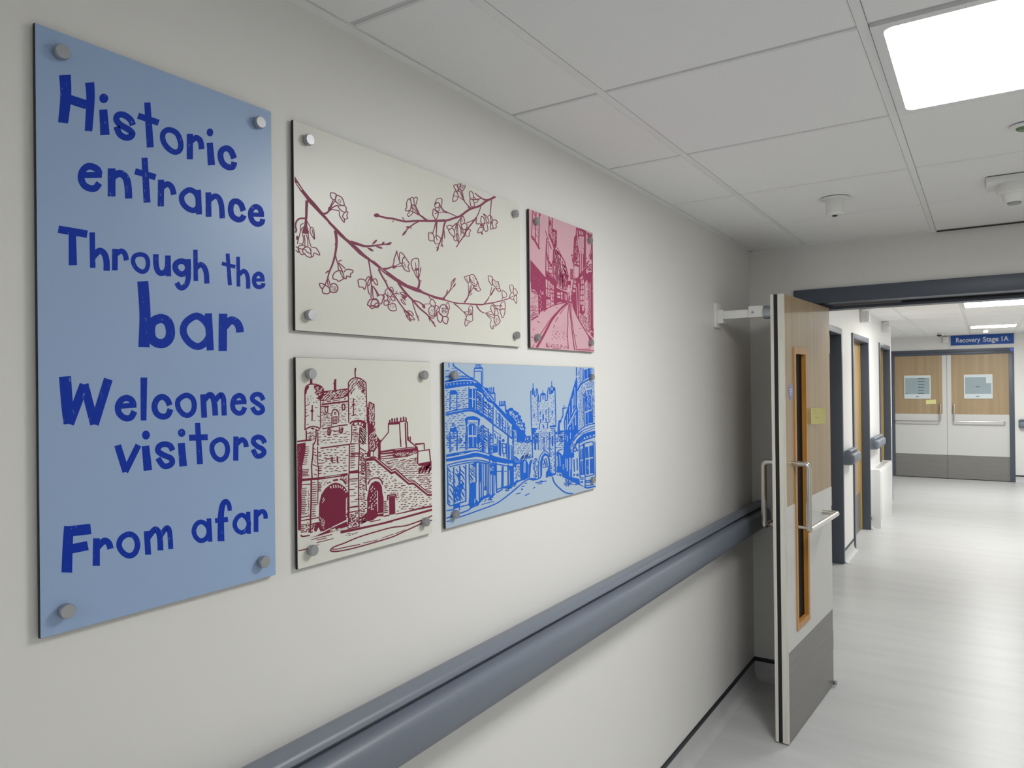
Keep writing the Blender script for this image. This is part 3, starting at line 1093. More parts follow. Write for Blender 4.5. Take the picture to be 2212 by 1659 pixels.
LANE = '''
@ 1140 440 9.76
l 14 105,140 80,660
l 16 175,165 160,790
l 18 245,200 232,890
t 30 30 75,670 150,780 250,960
l 14 105,140 240,410
f 225,180 260,185 280,265 250,250
h 9 10 50 60 95,450 230,450 225,780 90,640
h 6 12 30 45 80,690 130,760 90,760 75,720
f 55,1180 370,1550 370,1659 55,1659
l 18 450,260 445,640
l 18 515,290 515,600
f 445,420 490,310 500,480 470,440 455,480
h 14 13 70 80 450,340 512,350 520,800 450,700
l 12 375,570 410,700 440,760
l 30 450,640 545,880 600,1090
l 18 430,790 500,950
l 22 405,720 390,1000 420,1170 500,1300 540,1200 545,960
l 10 440,860 440,1150
f 520,520 605,560 600,720 560,900 520,820
H 12 18 34 -20 535,575 590,590 560,830 530,790
l 14 605,560 605,880
f 540,860 600,740 610,900 560,980
l 19 560,960 640,1030 700,1090 780,1230 800,1310 860,1550
l 12 620,920 700,1080 790,1250
h 10 16 50 50 600,950 690,1080 700,1130 610,1050
f 585,1080 620,1100 620,1170 590,1120
h 46 11 130 88 560,1060 640,1060 745,1250 745,1480 620,1640 560,1500 550,1300
h 20 14 40 40 570,1130 740,1200 740,1450 570,1450
l 16 385,1000 380,1500
l 14 430,1130 440,1450
l 14 545,1000 545,1560
l 14 430,1300 520,1340
l 16 440,1370 520,1380
l 18 440,1460 545,1480
l 24 420,1180 500,1330
l 12 520,1200 520,1460
f 380,1400 480,1480 640,1659 370,1659 380,1450
H 9 12 24 70 400,1450 520,1560 500,1580 400,1480
h 16 22 80 70 752,1290 800,1310 860,1620 765,1650
f 750,1520 810,1500 830,1659 760,1659
f 860,1640 900,1600 900,1659 850,1659
f 1020,490 1075,520 1080,640 1050,820 1080,1000 1030,1180 960,1230 985,1000 985,720 1010,640
H 18 14 50 -75 1030,560 1070,600 1050,1000 1000,1180 1010,1000
l 16 985,690 960,1240
f 1075,500 1220,560 1220,640 1215,1200 1180,1200 1190,1020 1090,1010 1075,680 1075,600
F 1085,560 1165,590 1165,660 1085,640
F 1085,680 1190,690 1190,1020 1090,990
h 44 8 12 40 1105,720 1180,740 1180,980 1105,960
l 12 1110,570 1110,640
l 12 1140,580 1140,650
f 1185,560 1225,560 1225,1300 1175,1360 1180,1040
l 18 1355,770 1365,1659
f 1375,960 1310,1090 1300,1160 1375,1200
s 14 1220,580 1260,640 1340,740
l 14 1345,760 1340,960 1290,1110
h 18 15 44 30 1240,595 1360,645 1360,760 1280,740
f 1230,1250 1290,1180 1300,1190 1250,1300
f 1225,1130 1260,1150 1235,1170
h 14 18 50 40 1235,1330 1370,1210 1370,1420 1240,1420
f 1240,1659 1240,1520 1280,1440 1370,1430 1370,1659
l 15 1090,1030 1090,1480
l 14 1130,1040 1130,1440
l 14 1170,1050 1170,1380
f 1000,1180 1060,1120 1090,1040 1090,1070 1030,1200
l 18 945,1235 1085,1220
l 24 950,1260 1085,1310
l 14 1000,1180 1050,1300
l 14 1060,1200 1020,1290
f 960,1290 1085,1320 1095,1480 1180,1380 1220,1300 1240,1500 1240,1659 1000,1659 990,1600 980,1560 970,1400
F 975,1310 1075,1330 1075,1540 1050,1580 1010,1580 980,1530
F 1100,1600 1170,1510 1180,1560 1110,1620
F 1195,1560 1225,1500 1225,1659 1195,1659
f 895,1370 960,1385 965,1600 895,1590
H 8 8 26 -60 905,1400 955,1410 955,1560 905,1560
F 905,1600 950,1600 950,1659 905,1659
e 930,1085 16 20
l 14 930,1060 930,1110
l 12 935,1130 945,1220
@ 1140 590 9.213
f 65,0 280,0 345,75 360,150 350,330 360,480 370,520 340,560 330,740 250,780 225,850 215,800 205,420 130,330 75,330 65,280
H 8 9 12 0 90,60 300,60 320,300 220,300
h 14 13 80 -6 75,640 195,650 195,840 75,900
h 10 11 30 -4 80,450 195,430 200,620 80,640
h 10 18 30 -60 80,330 200,400 200,440 80,380
l 24 70,940 210,850
H 9 12 50 80 230,340 330,390 315,720 235,760
F 290,370 310,370 312,430 290,430
f 345,75 400,100 600,230 580,300 540,340 560,620 330,750 340,520
F 355,120 440,170 435,480 365,460
F 450,200 515,250 515,400 450,390
F 455,410 515,420 510,560 455,550
F 370,530 440,530 440,680 370,700
F 445,560 520,590 520,640 450,660
l 18 355,300 440,330
l 12 398,130 395,470
l 12 480,230 485,550
l 18 450,320 515,340
h 12 16 24 40 360,150 510,260 510,550 370,470
h 8 16 26 70 380,560 510,600 510,640 380,670
f 350,0 420,0 600,210 560,300 400,110
H 6 10 16 50 430,20 480,60 500,100 440,60
f 540,340 570,290 690,350 790,380 810,560 700,600 530,640
F 570,295 590,225 680,310 690,335
l 12 600,260 680,320
F 585,380 640,390 640,500 590,490
F 655,380 690,380 690,530 665,520
F 732,410 750,410 750,540 736,545
F 765,430 780,430 780,550 768,550
l 14 585,440 640,445
l 12 655,450 690,455
F 560,605 640,580 720,590 640,605
h 26 11 120 88 530,5 715,5 705,310 610,230
f 700,0 760,0 800,180 830,160 860,240 800,240 780,340 710,330
H 8 14 50 75 715,30 760,60 790,300 720,310
f 800,150 860,170 855,235 805,230
f 810,380 825,380 825,430 810,430
f 855,350 870,350 870,400 855,400
f 835,260 850,260 850,300 835,300
f 815,440 840,450 845,560 810,560
l 12 865,420 868,540
f 800,560 890,560 885,600 790,590
F 815,538 885,543 880,565 820,560
s 15 780,580 560,630 400,700 320,770
t 28 40 790,590 640,730 470,950 350,1180 180,1490
t 8 12 700,650 480,890 300,1150 195,1310
l 11 130,1430 90,1490
s 10 810,600 720,700 640,820
s 10 600,880 550,980
s 10 530,1030 515,1090
l 11 820,610 795,830 800,1000 785,1200 800,1400 810,1510
l 13 835,600 840,780 870,1050 930,1530
l 10 860,600 860,800 900,1100 970,1500
h 22 13 30 4 380,1395 800,1450 800,1505 370,1500
h 14 11 24 4 460,1150 780,1180 790,1340 430,1330
h 46 6 10 4 520,1090 780,1000 790,1250 480,1250
l 14 380,1390 375,1460 420,1470
l 11 190,960 240,990
l 12 105,1140 130,1115
l 12 70,1275 115,1290
l 9 555,685 590,692
l 8 1020,1100 1065,1100
e 905,878 8 6
e 960,1245 8 8
s 15 890,640 980,860 1080,1040 1190,1220 1300,1420
l 12 1180,1210 1310,1350
l 15 950,1525 1250,1515
l 15 1000,1555 1320,1545
l 26 1220,1290 1300,1390
f 890,200 870,560 900,660 980,860 1020,920 1020,760 1090,840 1140,780 1120,600 1130,200 1200,100 1290,0 1020,0 1000,80 960,100 900,130
F 1003,200 1022,200 1030,760 1012,780 1015,500
F 960,270 972,270 1000,860 985,860
F 1060,150 1110,120 1115,210 1065,220
F 1060,250 1115,240 1115,310 1060,325
F 1050,345 1115,330 1115,420 1050,430
F 1045,450 1115,445 1115,530 1045,530
F 1045,560 1115,555 1115,640 1045,620
F 1075,655 1115,650 1118,740 1090,760
l 9 1090,130 1090,640
F 1040,100 1090,50 1100,90 1050,130
F 1140,180 1185,130 1185,800 1145,780 1135,500
h 30 10 18 30 1140,190 1185,150 1185,1180 1150,900
F 900,160 960,130 960,190 905,210
F 895,330 940,330 940,380 895,370
F 905,230 950,220 950,300 910,290
F 865,130 895,130 890,240 865,240
l 14 900,200 980,120
h 110 16 20 -25 1190,130 1240,120 1250,1180 1200,1180
h 30 8 36 40 1035,810 1180,910 1190,1170 1045,950
l 12 1020,770 1180,920
f 1250,200 1290,0 1310,0 1310,1180 1250,1130
L 9 1292,0 1302,1100
F 1280,350 1292,345 1292,368 1280,368
f 1250,1180 1310,1150 1310,1290 1260,1240
F 1265,1170 1300,1165 1300,1190
'''
t = art_panel('lane', 'p_pink', 'small pink panel with drawing of a narrow lane')
p = Print('lane', 12, 1.15)
p.run(LANE)
prop(p.build('printed_drawing', ['i_rose', 'p_pink'], t), 'rose drawing of a narrow lane')

GATE = '''
@ 630 760 8.294
s 18 235,1400 238,1100 235,850 235,700 255,620 310,580 380,575 470,590 540,630 570,690
l 14 512,760 512,1360
f 235,780 240,660 270,610 310,600 300,650 270,690 262,740
f 390,600 470,590 540,630 575,700 560,760 520,800 520,880 480,850 430,830 480,800 430,760 400,720 440,700 400,660
H 14 14 40 -35 410,610 540,640 520,780 440,790
t 28 40 352,395 345,480 345,575
t 14 20 325,435 335,510
s 20 235,1400 290,1360 370,1335 440,1345 512,1375
s 16 430,1380 460,1415 495,1385
f 330,1375 370,1350 410,1375 385,1395
l 18 365,950 362,1240
e 362,1058 30 24
l 10 245,965 315,935
l 10 245,1045 280,1030
l 10 240,1095 270,1080
l 10 245,1160 305,1130
l 12 265,1310 300,1290
l 10 455,1145 505,1165
l 10 475,1225 510,1240
l 10 410,990 460,1000
l 10 390,1228 420,1228
h 14 12 24 -10 260,740 500,830 490,930 260,920
f 570,700 740,685 1000,650 1005,790 900,830 700,860 560,880 520,880 520,760
H 46 15 48 -28 580,720 990,680 990,790 700,850 540,860
f 540,905 585,885 580,905 545,915
l 16 625,890 700,880
l 12 730,880 870,858
l 14 930,848 970,836
l 26 530,942 1000,885
l 16 520,982 665,972
t 30 40 778,485 772,560 772,690
e 765,565 24 26
s 16 592,985 595,1060 620,1085 640,1060 642,985
f 590,975 650,975 648,1000 592,1000
s 18 890,945 940,945 946,1030 906,1030 900,960
s 16 720,1110 725,1060 772,1035 820,1060 838,1120
l 12 715,1110 712,1335
l 12 840,1120 840,1270
l 12 565,1112 715,1108
l 14 735,1165 808,1160 805,1280 738,1288 735,1165
l 12 772,1165 772,1285
l 10 740,1225 805,1220
s 11 750,1080 790,1090 760,1110 795,1130
l 18 545,1380 840,1325 1000,1305
s 16 645,1385 648,1470 668,1495 690,1470 695,1385 645,1385
l 14 648,1440 692,1435
l 12 670,1390 670,1490
s 16 850,1350 855,1430 880,1460 905,1430 908,1350
l 14 850,1400 905,1395
l 12 880,1350 880,1455
l 12 745,1422 850,1415
h 30 11 46 -5 530,1010 710,1130 700,1320 530,1360
h 34 11 36 -4 660,950 1000,910 1000,1290 860,1300 850,1100
h 34 12 62 -7 480,1410 1040,1350 1040,1650 480,1650
s 18 1010,560 1040,510 1090,475 1140,460 1220,475 1290,520 1326,560
l 17 1012,560 1012,800 1018,1270
t 26 14 1140,285 1130,370 1140,460
l 16 1326,555 1330,700 1335,850 1345,1000
h 34 13 60 -60 1025,560 1140,475 1310,550 1315,760 1160,600 1040,800
h 20 13 40 25 1180,500 1320,560 1320,800 1230,700
h 40 12 30 -20 1040,820 1320,740 1335,1250 1040,1230
l 16 1102,830 1102,1140 1150,1120
e 1100,948 24 22
s 26 1035,1290 1090,1250 1190,1232 1280,1250 1330,1290
f 1070,1300 1110,1260 1190,1240 1330,1280 1330,1370 1280,1370 1240,1330 1180,1310 1110,1335
F 1115,1275 1175,1258 1170,1305 1120,1315
F 1200,1262 1240,1262 1230,1310 1200,1300
F 1250,1285 1278,1285 1268,1330 1245,1320
l 14 1072,1310 1070,1570 1050,1659
l 14 1215,1360 1215,1500 1205,1659
h 20 12 60 -5 1085,1340 1200,1340 1200,1650 1075,1650
h 40 14 54 52 1225,1365 1335,1380 1335,1650 1225,1650
l 20 258,1410 262,1590
l 17 430,1390 435,1500 425,1590 395,1659
l 15 462,1430 468,1659
h 14 13 50 -6 275,1420 420,1420 400,1580 275,1590
l 24 95,1605 260,1585 350,1578
@ 630 950 8.294
f 95,75 245,45 250,120 235,250 215,340 200,410 185,480 195,560 190,650 190,690 340,690 340,720 190,740 180,800 185,830 175,900 180,1100 175,1300 170,1480 165,1620 110,1610 95,800
H 24 9 8 0 105,90 160,90 150,660 105,660
u 9 12 80 250,110 190,460 -8
u 5 14 130 195,520 195,660 -4
l 18 385,60 375,300 355,450 360,600 365,680
l 14 462,0 462,90 490,90
l 14 462,120 465,420 475,480 475,670
l 12 385,150 425,175
l 12 390,215 435,235
l 13 385,260 455,290
l 13 370,440 470,480
l 12 415,530 465,545
l 12 395,610 455,630
h 8 11 22 10 390,310 450,320 450,430 380,420
f 190,690 340,682 480,670 1000,595 1000,640 480,715 340,722 190,740
L 9 600,672 880,628
l 22 350,720 348,1100 340,1380 335,1659
l 12 470,710 468,1150
l 14 180,800 345,790
u 15 13 86 182,850 176,1340 -4
h 14 16 20 0 285,880 335,880 325,1340 285,1340
u 17 13 84 362,745 362,1420 -3
l 16 175,1380 340,1355
l 16 175,1440 330,1415 490,1385
l 16 340,1510 500,1470
u 5 16 70 170,1500 165,1659 -3
h 10 22 26 -5 250,1480 320,1470 320,1640 250,1640
f 430,1490 520,1470 560,1620 520,1640 480,1560 440,1640 400,1600
h 8 20 60 -40 350,1520 440,1480 440,1650 350,1650
l 20 510,150 1040,80
l 16 1032,80 1025,620
h 58 13 52 -5 490,175 1005,115 1005,560 490,635
u 7 13 50 475,200 475,640 -4
l 16 600,345 720,335
l 24 718,305 722,405
l 24 815,295 818,400
l 12 720,370 760,370
f 735,715 820,695 830,730 740,745
s 24 860,700 920,725 970,795
l 14 630,780 700,750
u 6 14 50 475,750 475,930 -3
h 10 13 22 -30 500,720 680,720 520,920 500,930
h 10 16 30 -10 840,670 1000,650 1000,860 940,760
f 490,1440 490,1250 495,1130 530,980 600,870 700,790 780,768 860,785 950,850 1010,950 1022,1100 1020,1380 990,1420 850,1500 700,1570 560,1640 540,1500
S 12 730,770 790,758 870,780 950,840 1008,930
L 22 692,825 700,868
L 18 745,808 750,860
L 18 785,804 790,860
L 16 825,808 830,855
L 16 865,820 865,862
L 16 905,840 895,880
L 16 945,880 930,912
L 16 978,915 958,948
V 9 14 56 968,1060 968,1340 -62
L 18 975,1350 975,1380
H 8 16 24 -60 500,1180 580,960 600,1080 530,1180
L 22 722,1565 860,1500 985,1440 990,1390
H 14 12 24 60 500,1380 590,1420 570,1620 540,1500
l 16 1200,0 1210,150 1195,480 1195,1000 1205,1560
f 1030,560 1200,540 1200,595 1030,605
l 16 1030,705 1195,695
l 14 1040,305 1200,295
l 14 1060,265 1195,255
l 14 1060,240 1200,235
f 1025,1200 1180,1175 1180,1205 1025,1225
l 16 1020,1300 1190,1270
l 18 1018,620 1022,1380 1002,1590 1200,1550
u 11 13 90 1052,60 1046,520 -5
h 12 12 90 -6 1045,720 1180,720 1180,1150 1045,1150
h 24 24 34 -5 1030,1320 1185,1300 1190,1530 1020,1560
h 40 18 38 12 1222,190 1327,250 1327,640 1222,640
h 46 17 38 -5 1218,650 1327,650 1327,1460 1218,1490
l 14 1210,140 1320,210
@ 780 760 8.294
f 95,990 125,990 130,900 145,890 235,935 240,1200 250,1460 330,1580 335,1659 120,1659 115,1400 110,1300 95,1240
H 46 15 26 -60 140,920 225,950 230,1180 140,1300
H 40 16 44 -62 190,1200 235,1200 245,1470 320,1600 320,1650 140,1650 140,1500 230,1400
l 14 340,1620 485,1445 485,1280
l 16 485,1280 590,1270 790,1240 825,1265 832,1500
l 26 490,1295 690,1280
l 14 685,1280 705,1659
l 18 790,1270 800,1659
l 20 510,1220 510,1275
l 22 550,1190 552,1270
l 22 595,1195 597,1265
l 22 640,1180 642,1260
l 20 707,1178 705,1250
l 22 758,1162 758,1240
l 18 800,1175 805,1260
l 15 830,1500 830,1570 880,1620 935,1659
l 13 845,1520 845,1590
l 16 875,1520 880,1600
l 18 960,1655 1125,1645
@ 780 950 8.294
f 125,0 330,0 330,350 300,350 300,110 220,230 220,310 100,310 100,230 125,200
F 165,215 205,215 205,300 165,300
H 26 15 24 -50 140,10 300,10 290,100 210,190 140,190
H 10 13 30 -60 240,230 290,130 295,330 250,280
l 16 335,0 335,370
l 12 375,0 340,50
f 340,205 560,170 960,125 1010,160 1010,200 760,215 640,240 560,250 345,265
L 8 360,238 560,210
L 7 600,186 960,145
f 540,270 640,232 760,215 1000,195 990,250 930,270 870,290 760,290 650,310 580,310
H 26 13 34 -45 570,290 640,240 990,210 960,260 760,285
l 14 345,310 470,290 560,278
l 14 350,345 700,312 840,300
l 16 830,0 930,80 1000,140 1012,200 1010,440
l 14 705,0 708,130
l 15 800,0 808,140
l 15 975,90 1125,70 1132,180
l 15 1020,210 1220,180 1240,380
f 1020,430 1240,390 1265,370 1265,560 1240,470 1020,470
h 10 26 110 -65 1030,470 1250,440 1250,570 1050,590
f 955,385 985,300 975,380
l 18 70,350 235,310 320,370 540,550 605,520 850,745 940,740 1180,945 1268,940
l 34 70,365 240,350 400,480 540,600 600,575 850,790 940,785 1190,990 1268,990
L 12 250,332 540,574 605,548 850,768 940,760 1185,966 1268,963
l 16 75,350 85,880 100,915
h 128 12 44 -7 100,400 240,390 540,640 850,830 940,830 1190,1020 1268,1020 1268,1165 640,1305 630,1000 480,985 400,1000 380,720 250,650 100,700
h 110 12 58 -7 370,370 1000,315 1010,480 1270,600 1270,920 1190,920 950,715 850,715 610,495 540,520
u 9 13 70 90,410 92,720 -6
f 110,1010 140,860 180,780 250,740 320,760 365,840 375,960 395,1040 395,1370 300,1370 200,1440 120,1460 60,1400 -60,1430 100,1300 110,1150 100,1050
s 18 115,800 150,730 220,690 310,690 360,740 380,800
H 24 16 34 -55 150,830 270,850 270,1270 130,1290
L 14 285,920 290,1285
L 12 290,1328 385,1312
l 17 470,1090 470,1000 610,980 625,1050
f 495,1015 600,1005 605,1330 500,1345
u 7 15 66 400,1090 405,1320 -4
l 16 400,1372 500,1350
f 610,1330 780,1290 1000,1230 1270,1175 1270,1210 1000,1260 780,1310 620,1340
t 20 30 0,1580 400,1490 850,1370 1275,1255
l 12 150,1470 340,1430
h 12 14 80 -30 -30,1440 120,1390 60,1490 -30,1510
@ 630 1090 6.9125
f 105,525 330,470 470,395 590,350 600,340 820,240 830,330 610,400 400,460 250,490
L 14 330,465 480,395 570,350
L 14 600,335 820,238
H 12 9 90 -12 600,360 820,330 820,380 600,400
s 16 140,440 160,465 270,450
l 8 290,515 600,440
l 8 370,560 620,500
l 8 380,520 520,490
l 7 360,600 410,590
t 14 8 105,675 190,660 260,630
t 36 18 730,405 850,385 1100,335 1500,250
s 14 2095,170 1900,250 1700,315 1500,340 1300,390 1000,480 780,570 640,620 585,660 590,685 680,690 900,650 1200,570 1500,480 1700,390 1950,280 2100,235
s 10 600,650 650,660 850,620 1020,590
l 7 1060,570 1280,525
l 7 1340,500 1510,440
l 7 1540,435 1690,375
h 8 8 30 -10 770,440 1000,400 1000,430 850,470
'''
t = art_panel('gate', 'p_cream', 'square cream panel with claret drawing of a towered stone gate')
p = Print('gate', 13, 1.2)
p.run(GATE)
prop(p.build('printed_drawing', ['i_red', 'p_cream'], t), 'claret drawing of a towered stone gate')

